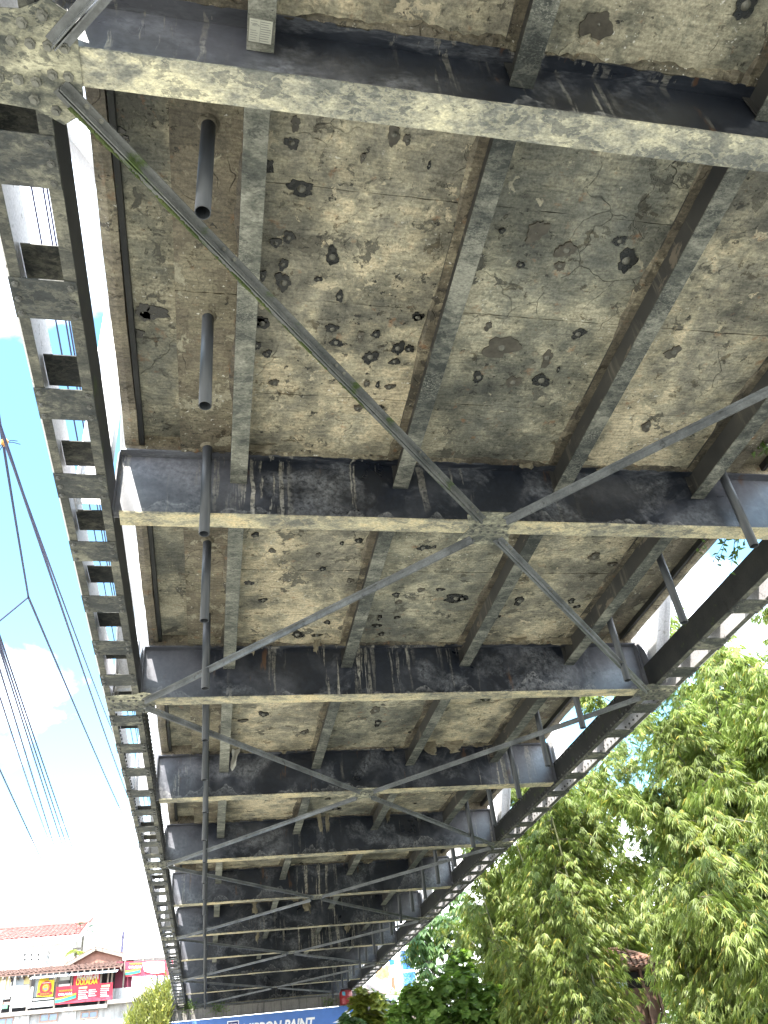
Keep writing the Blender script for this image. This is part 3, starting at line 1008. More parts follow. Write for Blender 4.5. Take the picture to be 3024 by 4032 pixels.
# --- lateral braces: pairs of angles, vertical legs down
for k in range(-2, 10):
    for s in (-1, 1):
        if k % 2 == 0:
            p, q = Vector((s * 4.42, k * L + .13, -.018)), Vector((s * .16, (k + 1) * L - .19, -.018))
        else:
            p, q = Vector((s * .17, k * L + .21, -.018)), Vector((s * 4.42, (k + 1) * L - .13, -.018))
        mb = MB()
        for t in (-1, 1):
            sec = [(t * .006, 0), (t * .068, 0), (t * .068, -.009), (t * .015, -.009), (t * .015, -.072), (t * .006, -.072)]
            if t < 0: sec = sec[::-1]
            mb.bar(p, q, sec)
        br = mb.build('lateral_brace', 'brace_moss' if (k == 0 and s < 0) else 'brace', bridge)
        if k == 0 and s < 0:
            br['label'] = 'mossy steel brace from the left gusset'
            dd = (q - p).normalized(); s2 = dd.cross(Vector((0, 0, 1)))
            if s2.x > 0: s2 = -s2
            mo = MB(); nm = 260
            for i in range(nm + 1):
                f = .02 + .60 * i / nm
                th = max(.0, .5 + .5 * math.sin(i * .11) + .35 * math.sin(i * .31 + 1) + random.uniform(-.4, .4)) * (1 - f * 1.1)
                c_ = p + (q - p) * f
                wo, wi, hh_ = .070 + .006 * th, .064 - .04 * th * random.uniform(.5, 1), .002 + .010 * th * random.uniform(.5, 1)
                for u_, z_ in ((wo, .003), (wo + .004 * th, -.006), ((wo + wi) / 2, -.0092 - hh_), (wi, -.0088)):
                    mo.v.append(tuple(c_ + s2 * u_ + Vector((0, 0, z_))))
            for i in range(nm):
                for q_ in range(3):
                    a_ = i * 4 + q_
                    mo.f.append((a_, a_ + 1, a_ + 5, a_ + 4)); mo.mi.append(0)
            mo.build('moss', 'moss', br)
        d = (q - p); ln = d.length; d.normalize()
        sd = d.cross(Vector((0, 0, 1)))
        if 0 <= k <= 3:
            for f in (.03, .05, .25, .27, .5, .52, .75, .77, .95, .97):
                pt = p + d * ln * f + sd * .042
                bolt(br, (pt.x, pt.y, pt.z - .009), bolt_pale_me, s=.8)

# --- truss posts, diagonals, top chord above the deck
for s in (-1, 1):
    X = s * 4.775
    for k in range(-2, 11):
        y = k * L
        mb = MB()
        mb.box(X - .17, X - .155, y - .15, y + .15, .20, 6.2).box(X + .155, X + .17, y - .15, y + .15, .20, 6.2).box(X - .1545, X + .1545, y - .006, y + .006, .20, 6.2)
        mb.build('truss_post', 'truss_paint', bridge)
    for k in range(-2, 10):
        a, b = (.25, 6.1) if k % 2 == 0 else (6.1, .25)
        p, q = Vector((X, k * L, a)), Vector((X, (k + 1) * L, b))
        mb = MB()
        for t in (-1, 1):
            mb.bar(p + Vector((t * .12, 0, 0)), q + Vector((t * .12, 0, 0)), [(-.008, -.16), (.008, -.16), (.008, .16), (-.008, .16)])
        mb.bar(p, q, [(-.111, -.006), (.111, -.006), (.111, .006), (-.111, .006)])
        mb.build('truss_diagonal', 'truss_paint', bridge)
    MB().box(X - .2, X + .2, -10.2, 50.2, 6.0, 6.4).build('top_chord', 'truss_paint', bridge)
    # node plates standing on the chord
    for k in range(-2, 11, 2):
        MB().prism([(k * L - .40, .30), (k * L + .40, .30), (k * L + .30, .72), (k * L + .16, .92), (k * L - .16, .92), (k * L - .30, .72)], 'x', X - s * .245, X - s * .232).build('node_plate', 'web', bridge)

# --- drain pipes


def pipe(x, y, z1):
    mb = MB()
    r0, r1 = .060, .054
    zt = 1.0
    lx, ly = random.uniform(-.02, .02), random.uniform(-.015, .015)
    n = 20
    for (r, z) in ((r0, zt), (r0, z1), (r1, z1), (r1, z1 + .5)):
        t = (zt - z) / (zt - z1)
        mb.v += [(x + lx * t + r * math.cos(i * math.tau / n), y + ly * t + r * math.sin(i * math.tau / n), z) for i in range(n)]
    for q in range(3):
        for i in range(n):
            j = (i + 1) % n
            mb.f.append((q * n + i, q * n + j, (q + 1) * n + j, (q + 1) * n + i)); mb.mi.append(0)
    mb.f.append(tuple(3 * n + i for i in range(n))); mb.mi.append(0)
    o = mb.build('drain_pipe', 'pipe', bridge, smooth=False)
    for p_ in o.data.polygons[:n]: p_.use_smooth = True
    return o


for s in (-1, 1):
    for i in range(-3, 25):
        y = .79 + 2.0 * i
        pipe(s * 3.48, y, -.33 + random.uniform(-.03, .03))
        # mortar ring at the soffit
        if y < 12:
            mb = MB()
            n = 16
            for (r, z) in ((.09, ZS - .004), (.075, ZS - .03), (.057, ZS - .035)):
                mb.v += [(s * 3.48 + r * (1 + random.uniform(-.12, .12)) * math.cos(k * math.tau / n), y + r * (1 + random.uniform(-.12, .12)) * math.sin(k * math.tau / n), z) for k in range(n)]
            for q in range(2):
                for k in range(n):
                    mb.f.append((q * n + k, q * n + (k + 1) % n, (q + 1) * n + (k + 1) % n, (q + 1) * n + k)); mb.mi.append(0)
            mb.build('pipe_collar', 'flake', bridge)
# bright drips end of the bridge: bearing blocks on the abutment
for s in (-1, 1):
    MB().box(s * 4.775 - .3, s * 4.775 + .3, 49.5, 50.2, -.18, -.02).build('bearing', 'bolt', bridge)


# --- lettering helper (flat print as thin raised mesh)
def text_mesh(body, size, mat, thick=.004, shear=0.0, spacing=1.0, bold=0.0):
    cu = bpy.data.curves.new('lettering', 'FONT')
    cu.body = body
    cu.size = size
    cu.align_x = 'CENTER'
    cu.align_y = 'CENTER'
    cu.extrude = thick
    cu.shear = shear
    cu.space_character = spacing
    cu.offset = bold
    cu.resolution_u = 3
    o = bpy.data.objects.new('lettering', cu)
    COL.objects.link(o)
    dg = bpy.context.evaluated_depsgraph_get()
    dg.update()
    me = bpy.data.meshes.new_from_object(o.evaluated_get(dg))
    bpy.data.objects.remove(o)
    bpy.data.curves.remove(cu)
    me.materials.clear()
    me.materials.append(M[mat])
    return me


def lettering(body, parent, loc, width, mat, rot=(math.pi / 2, 0, 0), height=None, **kw):
    me = text_mesh(body, 1.0, mat, **kw)
    xs = [v.co.x for v in me.vertices]; ys = [v.co.y for v in me.vertices]
    k = width / (max(xs) - min(xs))
    cx, cy = (max(xs) + min(xs)) / 2, (max(ys) + min(ys)) / 2
    ky = k if height is None else height / (max(ys) - min(ys))
    Rm = Matrix.Translation(Vector(loc)) @ Matrix.Rotation(rot[2], 4, 'Z') @ Matrix.Rotation(rot[1], 4, 'Y') @ Matrix.Rotation(rot[0], 4, 'X')
    for v in me.vertices:
        v.co = Rm @ Vector(((v.co.x - cx) * k, (v.co.y - cy) * ky, v.co.z))
    o = obj('lettering', me, parent)
    return o


# --- notice plates on the nearest stringer ends
def notice(x, y, w, h, rot, label):
    c = Vector((x, y, .565))
    t = thing('notice_plate', c, label, 'notice', 'notice plates on the stringers')
    ca, sa = math.cos(rot), math.sin(rot)

    def P(u, v): return (c.x + u * ca - v * sa, c.y + u * sa + v * ca)

    def quad(u0, u1, v0, v1, z0, z1, nm, mt_):
        poly = [P(u0, v0), P(u1, v0), P(u1, v1), P(u0, v1)]
        return MB().prism(poly, 'z', z0, z1).build(nm, mt_, t)
    quad(-w / 2, w / 2, -h / 2, h / 2, .561, .568, 'backing', 'bolt_pale')
    quad(-w / 2 + .006, w / 2 - .006, -h / 2 + .006, h / 2 - .006, .5585, .5605, 'sheet', 'plate')
    for i in range(9):
        v = -h / 2 + .02 + i * (h - .04) / 8
        quad(.0, w / 2 - .015 - .02 * random.random(), v - .0016, v + .0016, .5575, .5583, 'print_line', 'ink')
        if i not in (2, 3): quad(-w / 2 + .015, -.012 - .02 * random.random(), v - .0012, v + .0012, .5575, .5583, 'print_line', 'ink')
    quad(-.004, -.002, -h / 2 + .01, h / 2 - .01, .5572, .5582, 'print_line', 'ink')
    me = text_mesh('ARTA', 1.0, 'ink', .01)
    xs = [v.co.x for v in me.vertices]
    k = .055 / (max(xs) - min(xs))
    for v in me.vertices:
        a, b = P(-.035 + v.co.x * k, -h * .22 - v.co.y * k)
        v.co = Vector((a, b, .5572 - v.co.z * .01))
    obj('lettering', me, t)


_n1 = AZ(1004, 118, .57)
notice(-3.105, _n1.y, .175, .165, 0.03, 'small white notice plate at the end of the leftmost stringer, top of the photo')
_n2 = AZ(3010, 400, .57)
notice(1.09, -.30, .17, .26, -.04, 'white notice plate on a stringer end at the right edge of the photo')

# --- plant hanging from the right deck edge


def leaf_mesh(name, P, D, Nn, Ln, Wd, mat, fold=.12, curve=.0, hexa=False):
    """one mesh of many leaves: P base, D direction, Nn face normal (numpy arrays)"""
    P = np.asarray(P, float); D = np.asarray(D, float); Nn = np.asarray(Nn, float)
    n = len(P)
    Ln = np.broadcast_to(np.asarray(Ln, float), (n,))[:, None]
    Wd = np.broadcast_to(np.asarray(Wd, float), (n,))[:, None]
    D = D / np.linalg.norm(D, axis=1, keepdims=True)
    S = np.cross(D, Nn); S /= np.linalg.norm(S, axis=1, keepdims=True) + 1e-9
    U = np.cross(S, D)
    down = np.zeros((n, 3)); down[:, 2] = -1
    if not hexa:
        v0 = P
        v1 = P + D * Ln * .38 + S * Wd * .5 + U * Wd * fold
        v2 = P + D * Ln * .98 + down * Ln * curve
        v3 = P + D * Ln * .38 - S * Wd * .5 + U * Wd * fold
        V = np.stack([v0, v1, v2, v3], 1).reshape(-1, 3)
        T = np.array([[0, 1, 2], [0, 2, 3]])
        m = 4
    else:
        pts = [(0, 0), (.35, .42), (.75, .5), (1.0, .12), (1.0, -.12), (.75, -.5), (.35, -.42)]
        vv = [P + D * Ln * a + S * Wd * b + U * Wd * fold * abs(b) * 2 + down * Ln * curve * a * a for a, b in pts]
        V = np.stack(vv, 1).reshape(-1, 3)
        T = np.array([[0, 1, 6], [1, 2, 6], [2, 5, 6], [2, 3, 5], [3, 4, 5]])
        m = 7
    F = (T[None, :, :] + (np.arange(n) * m)[:, None, None]).reshape(-1, 3)
    me = bpy.data.meshes.new(name)
    me.vertices.add(len(V)); me.vertices.foreach_set('co', V.ravel())
    me.loops.add(F.size); me.loops.foreach_set('vertex_index', F.ravel().astype(np.int32))
    me.polygons.add(len(F))
    me.polygons.foreach_set('loop_start', (np.arange(len(F)) * 3).astype(np.int32))
    me.update(calc_edges=True)
    me.validate()
    me.materials.append(M[mat])
    return me


def unit(n):
    v = rng.normal(size=(n, 3))
    return v / np.linalg.norm(v, axis=1, keepdims=True)


def vine(base, strands, label, group='plants rooted in the deck edge'):
    t = thing('deck_plant', base, label, 'plant', group)
    P, D, Nn, Ln = [], [], [], []
    st = MB()
    for ex, ey, ez, nl in strands:
        b = Vector(base); e = Vector((ex, ey, ez))
        pts = []
        for i in range(9):
            f = i / 8
            pts.append(b.lerp(e, f) + Vector((random.uniform(-.015, .015), random.uniform(-.015, .015), .05 * math.sin(f * 3.14))))
        st.tube(pts, .004, 5)
        for _ in range(nl):
            f = random.uniform(.35, 1)
            i = min(7, int(f * 8))
            p = pts[i].lerp(pts[i + 1], f * 8 - i)
            d = Vector((random.uniform(-1, 1), random.uniform(-1, 1), random.uniform(-1.2, .3)))
            P.append(p); D.append(d); Nn.append((random.uniform(-.6, .6), random.uniform(-.6, .6), 1)); Ln.append(random.uniform(.09, .15))
    st.build('stem', 'twig', t)
    o = obj('foliage', leaf_mesh('vine_leaves', P, D, Nn, Ln, np.array(Ln) * .42, 'leaf_vine'), t)
    tag(o, kind='stuff')


vb = A(2960, 1850, 5.25)
vine((4.44, 5.75, 1.02), [(3.66, 6.15, .48, 12), (3.76, 6.2, .12, 14), (3.98, 6.2, .32, 14), (4.28, 6.2, .42, 18), (4.46, 6.3, .52, 20), (4.18, 6.3, .18, 14), (4.5, 6.1, .6, 14)], 'leafy sprigs hanging from the right deck edge below the second floor beam')
vine((3.95, 4.4, 1.12), [(3.8, 4.45, .98, 10), (3.95, 4.3, .95, 12), (4.05, 4.5, 1.0, 8)], 'small leafy sprout in the deck corner at the right edge of the photo')

# ================================================================== ABUTMENT END
ab = thing('abutment', (0, 50, -7.3), 'dark stained concrete abutment under the far end of the bridge', 'abutment')
mb = MB()
n = 40
vs = []
for i in range(n + 1):
    x = -5.6 + 11.0 * i / n
    w = random.uniform(-.015, .015)
    vs += [(x, 49.2 + w, -.72), (x, 49.2 + w, -.20 + w), (x, 49.3, -.14 + w), (x, 51.5, -.14)]
mb.add(vs, [(i * 4 + k, i * 4 + k + 1, i * 4 + 5 + k, i * 4 + 4 + k) for i in range(n) for k in range(3)])
mb.build('cap_beam', 'abutment', ab)
MB().box(-5.6, 5.4, 49.3, 51.6, -7.6, -.73).build('breast_wall', 'abutment', ab)
MB().box(-5.3, 5.2, 51.3, 51.7, -.139, 1.35).build('back_wall', 'abutment', ab)
MB().prism([(49.4, -.139), (49.4, .95), (49.7, 1.25), (51.9, 1.35), (51.9, -.139)], 'x', -5.75, -5.28).build('cheek_wall', 'wing', ab)

bw = thing('blue_painted_wall', (0, 48.9, -7.3), 'bright blue painted wall with white paint-brand lettering below the abutment', 'wall')
MB().box(-5.62, 5.1, 48.75, 49.15, -7.5, -.78).build('wall_face', 'blue_wall', bw)
# print on the wall
c0, c1 = A(952, 4022, 48.72), A(1240, 4003, 48.72)
capz = A(1225, 4004, 48.7).z
wd = c1.x - c0.x
lettering('NIPPON PAINT', bw, ((c0.x + c1.x) / 2, 48.73, capz - .27), wd, 'text_white', height=.52, thick=.008, shear=.22, bold=.035)
l0, l1 = A(895, 4022, 48.72), A(941, 4018, 48.72)
lx0, lx1 = l0.x, l1.x
zt = A(918, 4019, 48.72).z
logo = MB().box(lx0, lx1, 48.735, 48.749, zt - .62, zt).build('logo_panel', 'text_white', bw)
MB().box(lx0 + .05, lx1 - .05, 48.722, 48.734, zt - .57, zt - .05).build('logo_field', 'navy', logo)
MB().box(lx0 + .12, lx0 + .18, 48.712, 48.721, zt - .5, zt - .14).box(lx0 + .185, lx1 - .34, 48.712, 48.721, zt - .2, zt - .14).box(lx1 - .30, lx1 - .24, 48.712, 48.721, zt - .5, zt - .14).box(lx1 - .235, lx1 - .12, 48.712, 48.721, zt - .2, zt - .14).build('logo_mark', 'text_white', logo)
cl = [A(px, py, 48.735) for px, py in ((1310, 4027), (1326, 4020), (1345, 4012), (1353, 4003), (1352, 3991), (1359, 3981), (1369, 3978), (1377, 3984), (1379, 3995), (1388, 3993), (1398, 3997), (1409, 3996), (1411, 4004), (1398, 4010), (1384, 4015), (1366, 4020), (1340, 4026))]
MB().prism([(p.x, p.z) for p in cl], 'y', 48.735, 48.749).build('painted_cloud', 'text_white', bw)

# red drum on the abutment shelf
dc = A(1362, 3956, 48.97)
dr = thing('plastic_drum', (dc.x, 48.97, -.775), 'red plastic drum standing at the right end of the abutment', 'drum')
mb = MB()
mb.lathe([(.001, 0), (.30, 0), (.335, .03), (.345, .10), (.35, .30), (.36, .32), (.36, .35), (.35, .37), (.352, .60), (.34, .66), (.30, .71), (.26, .73)], (dc.x, 48.97 - .18, -.775), 28)
mb.build('body', 'drum', dr, smooth=True)
MB().lathe([(.262, .72), (.275, .73), (.275, .79), (.262, .80), (.001, .80)], (dc.x, 48.79, -.775), 24).build('lid', 'drum_dark', dr)
MB().lathe([(.36, .40), (.357, .62)], (dc.x, 48.79, -.775), 28).build('band', 'drum', dr)
MB().prism([(dc.x - .25 + .006 * 0, -.30), (dc.x - .08, -.33), (dc.x - .08, -.14), (dc.x - .25, -.12)], 'y', 48.405, 48.43).build('label_sticker', 'drum_label', dr)
MB().box(dc.x - .45, dc.x + .45, 48.42, 49.17, -.779, -.776).build('stand_board', 'abutment', dr)

# ================================================================== LEFT BANK
YF = 52.0


def rect(px0, px1, py, Y):
    return A(px0, py, Y).x, A(px1, py, Y).x


# concrete terrace building below the stalls
tb = thing('terrace_building', (-14, YF, -7.3), 'weathered grey concrete building with small windows beneath the food stall', 'building')
xr = A(640, 3960, YF).x
zl = A(330, 3965, YF).z            # ledge height
MB().box(-26, xr, YF, YF + 7, -7.5, zl - .02).build('wall', 'old_wall', tb)
MB().box(-26, A(425, 3960, YF).x, YF - .35, YF - .002, zl - .16, zl + .02).build('ledge', 'ledge', tb)
MB().box(A(425, 3960, YF).x + .01, A(575, 3950, YF).x, YF - .55, YF - .002, zl - .02, zl + .16).build('ledge', 'ledge', tb)
zw = A(500, 3888, YF).z
MB().box(A(443, 3900, YF).x, xr, YF + .02, YF + .2, zl - .015, zw).build('parapet_wall', 'old_wall', tb)
for px in (503, 557, 572):
    x = A(px, 3910, YF).x
    MB().box(x - .06, x + .06, YF - .04, YF + .018, zl + .17, zw - .02).build('pilaster', 'old_wall', tb)
for (xa, xb, ya, yb) in ((317, 385, 3981, 4011), (156, 228, 3988, 4024), (-10, 54, 4006, 4050)):
    x0, x1 = A(xa, (ya + yb) / 2, YF).x, A(xb, (ya + yb) / 2, YF).x
    z1, z0 = A((xa + xb) / 2, ya, YF).z, A((xa + xb) / 2, yb, YF).z
    w = MB().box(x0, x1, YF - .05, YF - .004, z0, z0 + .07).box(x0, x1, YF - .05, YF - .004, z1 - .07, z1).box(x0, x0 + .07, YF - .05, YF - .004, z0 + .071, z1 - .071).box(x1 - .07, x1, YF - .05, YF - .004, z0 + .071, z1 - .071).box((x0 + x1) / 2 - .03, (x0 + x1) / 2 + .03, YF - .05, YF - .004, z0 + .071, z1 - .071).build('window', 'wood_frame', tb)
    xm = (x0 + x1) / 2
    for a, b in ((x0 + .071, xm - .031), (xm + .031, x1 - .071)):
        MB().box(a, b, YF - .025, YF - .012, z0 + .072, z1 - .072).build('pane', 'glass', w)
x = A(295, 4000, YF).x
MB().tube([(x, YF - .08, -7), (x, YF - .08, zl - .17)], .05, 8).build('downpipe', 'white', tb)
for xa, xb in ((60, 118), (245, 292)):
    x0, x1 = A(xa, 4000, YF).x, A(xb, 4000, YF).x
    MB().box(x0, x1, YF - .18, YF - .003, -7.5, zl - .17).build('pier', 'old_wall', tb)

# the food stall on the terrace
st = thing('food_stall', (-11, YF + 1.5, zl), 'open timber food stall with brown tiled lean-to roof and brick gable', 'stall')
xl, xs = -22.0, A(486, 3790, YF).x
ze = A(240, 3824, YF - .6).z       # eave
zt2 = A(240, 3803, YF + 1.2).z
MB().box(xl, A(455, 3850, YF).x, YF + 2.4, YF + 2.5, zl, zt2 + .2).build('back_wall', 'dark', st)
MB().box(xl, A(455, 3850, YF).x, YF + .02, YF + 2.39, zl + .0, zl + .06).build('floor', 'timber', st)
rf = MB()
y0r, y1r = YF - .7, YF + 1.3
roof = rf.prism([(y0r, ze - .06), (y1r, zt2 - .06), (y1r, zt2), (y0r, ze)], 'x', xl, xs).build('roof', 'tile_brown', st)


def tile_me(w, ln, mat, r=.035):
    mb = MB()
    n = 6
    vs = []
    for j, y in enumerate((0, ln)):
        for i in range(n + 1):
            t = i / n
            z = r * math.sin(t * math.tau) + (.03 if j == 0 else .004)
            vs.append((w * (t - .5), y, z + .02))
    vs += [(v[0], v[1], v[2] - .015) for v in vs[:n + 1]]
    fs = [(i, i + 1, n + 2 + i, n + 1 + i) for i in range(n)] + [(i, 2 * n + 2 + i, 2 * n + 3 + i, i + 1) for i in range(n)]
    mb.add(vs, fs)
    return mb.mesh('roof_tile', mat, True)


def lay_tiles(parent, x0, x1, y0, z0, y1, z1, w, rows, mat):
    dv = Vector((0, y1 - y0, z1 - z0)); ln = dv.length
    ang = math.atan2(z1 - z0, y1 - y0)
    me = tile_me(w, ln / rows * 1.12, mat)
    nx = int((x1 - x0) / w)
    for r_ in range(rows):
        for i in range(nx):
            o = bpy.data.objects.new('roof_tile', me)
            COL.objects.link(o)
            o.parent = parent
            p = Vector((0, y0, z0)) + dv * (r_ / rows)
            o.location = (x0 + (i + .5) * w + random.uniform(-.01, .01), p.y, p.z + random.uniform(-.006, .012))
            o.rotation_euler = (ang - .03, 0, random.uniform(-.02, .02))


lay_tiles(roof, A(-30, 3830, YF).x, xs, y0r, ze, y1r, zt2, .24, 5, 'tile_brown')
for i in range(26):
    x = A(0, 3840, YF).x + i * .33
    if x < xs: MB().box(x - .03, x + .03, y0r - .03, y0r + .9, ze - .17, ze - .065).build('rafter', 'timber', st)
# gable behind
ga, gl, gr_ = A(379, 3736, YF + 1.4), A(262, 3803, YF + 1.4), A(498, 3766, YF + 1.4)
zb = min(gl.z, gr_.z)
MB().prism([(gl.x, zt2 - .1), (gl.x, gl.z), (ga.x, ga.z), (gr_.x, gr_.z), (gr_.x, zt2 - .1)], 'y', YF + 1.45, YF + 1.6).build('gable_wall', 'brick_gable', st)
for a, b in ((gl, ga), (ga, gr_)):
    d = (b - a); e0 = a - d * .06; e1 = b + d * .06
    if b is ga: e1 = b
    else: e0 = a
    MB().bar((e0.x, YF + 3.2, e0.z + .07), (e1.x, YF + 3.2, e1.z + .07), [(-2.0, -.05), (2.0, -.05), (2.0, .06), (-2.0, .06)]).build('gable_roof', 'tile_brown', st)
    MB().bar((e0.x, YF + 1.15, e0.z - .02), (e1.x, YF + 1.15, e1.z - .02), [(-.03, -.1), (.03, -.1), (.03, .08), (-.03, .08)]).build('barge_board', 'timber', st)
# corrugated awning in two lengths
for xa, xb in ((121, 268), (272, 463)):
    a, b = A(xa, 3838, YF - .9), A(xb, 3838, YF - .9)
    zz = ze - .12
    mb = MB(); n = int((b.x - a.x) / .06)
    for i in range(n + 1):
        x = a.x + (b.x - a.x) * i / n
        dz = .015 if i % 2 else -.015
        mb.v += [(x, YF - 1.25, zz - .24 + dz), (x, YF - .45, zz + dz)]
    for i in range(n):
        mb.f.append((2 * i, 2 * i + 1, 2 * i + 3, 2 * i + 2)); mb.mi.append(0)
    mb.build('awning', 'awning', st)
for px in (20, 60, 122, 226, 283, 397, 425, 440):
    x = A(px, 3880, YF).x
    MB().box(x - .045, x + .045, YF - .3, YF - .21, zl + .02, ze - .02).build('post', 'timber' if px > 100 else 'white', st)
# boards and cloths of the stall front
for xa, xb, ya, yb, mt_, dy in ((45, 117, 3881, 3921, 'white', -.1), (52, 115, 3925, 3936, 'white', -.15), (50, 113, 3940, 3968, 'white', -.2), (128, 212, 3930, 3938, 'white', -.1), (126, 212, 3944, 3966, 'white', -.12),
                                (50, 92, 3846, 3880, 'awning', .2), (94, 118, 3842, 3874, 'pale_print', .1), (134, 150, 3850, 3925, 'awning', .2), (156, 192, 3843, 3866, 'banner_yellow', .05), (232, 277, 3876, 3886, 'white', -.1),
                                (236, 276, 3843, 3860, 'white', -.05), (213, 231, 3846, 3868, 'white', -.15), (-30, 42, 3872, 3936, 'white', -.05), (-30, 48, 3948, 3960, 'wood_frame', -.1), (-30, 33, 3960, 3976, 'green_panel', -.25), (118, 131, 3888, 3972, 'old_wall', -.25)):
    x0, x1 = A(xa, (ya + yb) / 2, YF).x, A(xb, (ya + yb) / 2, YF).x
    z1, z0 = A((xa + xb) / 2, ya, YF).z, A((xa + xb) / 2, yb, YF).z
    MB().box(x0, x1, YF + dy - .03, YF + dy, z0, z1).build('board', mt_, st)
for i in range(7):
    x = A(2 + i * 6, 3880, YF).x
    zz = A(20, 3848, YF).z
    MB().box(x - .04, x + .04, YF - .14, YF - .11, zz - .95, zz).build('slat', 'white' if i % 2 else 'pale_print', st)


def banner(px_tl, px_br, Y, mat, label, name='banner', corners=None):
    """cloth between four photo-read corners, hanging in gentle folds"""
    tl, tr, br, bl = [A(px, py, Y) for px, py in corners]
    t = thing(name, ((bl.x + br.x) / 2, Y, min(bl.z, br.z)), label, 'banner', 'banners on the left bank')
    mb = MB()
    nx, ny = 28, 8
    vs = []
    for side in (0, 1):
        for j in range(ny + 1):
            for i in range(nx + 1):
                u, v = i / nx, j / ny
                p = tl.lerp(tr, u).lerp(bl.lerp(br, u), v)
                w = .022 * math.sin(u * 15 + v * 3) * (.3 + v) + .015 * math.sin(u * 31 - v * 5)
                vs.append((p.x, p.y + w + side * .012, p.z))
    m = (nx + 1) * (ny + 1)
    fs = []
    for j in range(ny):
        for i in range(nx):
            a = j * (nx + 1) + i
            fs.append((a, a + nx + 1, a + nx + 2, a + 1)); fs.append((m + a, m + a + 1, m + a + nx + 2, m + a + nx + 1))
    mb.add(vs, fs)
    mb.build('cloth', mat, t, smooth=True)

    def at(u, v, off=.05):
        p = tl.lerp(tr, u).lerp(bl.lerp(br, u), v)
        return Vector((p.x, p.y - off, p.z))
    sl = math.atan2(tr.z - tl.z, tr.x - tl.x)
    return t, at, sl


def printed(t, at, pts, mat, name='print', off=.052, th=.006):
    P = [at(u, v, off) for u, v in pts]
    MB().prism([(p.x, p.z) for p in P], 'y', P[0].y - th, P[0].y).build(name, mat, t)


def menu(t, at, u0, u1, v0, dv, rows):
    for r_ in range(rows):
        u = u0
        ue = u0 + (u1 - u0) * random.uniform(.6, 1)
        while u < ue:
            w = random.uniform(.008, .02)
            printed(t, at, [(u, v0 + r_ * dv), (u + w, v0 + r_ * dv), (u + w, v0 + r_ * dv + dv * .5), (u, v0 + r_ * dv + dv * .5)], 'text_white', 'print_row')
            u += w + .005


def band(t, at, u0, u1, vs, mat, off=.05):
    n = 10
    top = [(u0 + (u1 - u0) * i / n, vs[0] - (vs[2]) * (i / n) ** 1.6) for i in range(n + 1)]
    bot = [(u0 + (u1 - u0) * i / n, vs[1] - (vs[2]) * (i / n) ** 1.6) for i in range(n, -1, -1)]
    printed(t, at, top + bot, mat, 'print_band', off)


# red menu banner
t, at, sl = banner(0, 0, YF - .45, 'banner_red', 'large red menu banner tied along the terrace edge', corners=((221, 3886), (445, 3868), (441, 3936), (217, 3956)))
p = at(.17, .26); w = (at(.33, 0) - at(.0, 0)).x
lettering('WARMINDO', t, p, w * .72, 'text_orange', rot=(math.pi / 2, -sl, 0), thick=.003, bold=.02)
p = at(.17, .46)
lettering('OOLALAA', t, p, w * .74, 'text_white', rot=(math.pi / 2, -sl, 0), thick=.003, bold=.03)
band(t, at, .0, .36, (.66, .74, .22), 'text_yellow')
band(t, at, .0, .36, (.74, .92, .20), 'green_band')
for u in (.40, .80):
    printed(t, at, [(u, .12), (u + .15, .12), (u + .15, .24), (u, .24)], 'pale_print', 'print_box')
menu(t, at, .40, .56, .32, .11, 5)
menu(t, at, .58, .72, .32, .11, 4)
menu(t, at, .79, .94, .30, .11, 5)
# red signboard of the stall
t, at, sl = banner(0, 0, YF - .3, 'banner_red', 'red signboard with big white and yellow letters hung in the stall', corners=((291, 3836), (393, 3829), (392, 3874), (288, 3882)), name='signboard')
w = (at(1, 0) - at(0, 0)).x
lettering('ANGKRINGAN', t, at(.54, .30), w * .84, 'text_white', rot=(math.pi / 2, -sl, 0), thick=.003, bold=.015, height=.36)
lettering('OOLALAA', t, at(.52, .70), w * .84, 'text_yellow', rot=(math.pi / 2, -sl, 0), thick=.003, bold=.03, height=.40)
# banner on the right of the stall
t, at, sl = banner(0, 0, YF - .1, 'banner_red', 'wide red and white banner hanging beside the left bottom chord', corners=((492, 3787), (690, 3780), (690, 3840), (495, 3846)))
w = (at(.35, 0) - at(0, 0)).x
lettering('WARMINDO', t, at(.21, .16), w * .7, 'text_orange', rot=(math.pi / 2, -sl, 0), thick=.003, bold=.02)
lettering('OOLALAA', t, at(.20, .38), w * .74, 'text_white', rot=(math.pi / 2, -sl, 0), thick=.003, bold=.03)
band(t, at, .0, .30, (.62, .72, .18), 'text_yellow')
band(t, at, .0, .30, (.72, .90, .14), 'green_band')
printed(t, at, [(.34, .12), (.50, .06), (.78, .1), (.80, .8), (.56, .86), (.38, .7)], 'text_white', 'print_box')
menu(t, at, .84, .98, .25, .12, 4)
# yellow emblem banner
t, at, sl = banner(0, 0, YF - .42, 'banner_yellow', 'yellow banner with a round red emblem hanging from the stall', corners=((152, 3863), (215, 3857), (208, 3923), (143, 3926)))
cx, cz = at(.5, .45), (at(.5, 1) - at(.5, 0)).length
R_ = cz * .40


def ring(r0, r1, mat, name, off):
    n = 28
    mb = MB()
    for i in range(n):
        a0, a1 = i * math.tau / n, (i + 1) * math.tau / n
        q = [(cx.x + r * math.cos(a), cx.z + r * math.sin(a)) for r, a in ((r0, a0), (r1, a0), (r1, a1), (r0, a1))]
        mb.prism(q, 'y', cx.y - off - .004, cx.y - off)
    mb.build(name, mat, t)


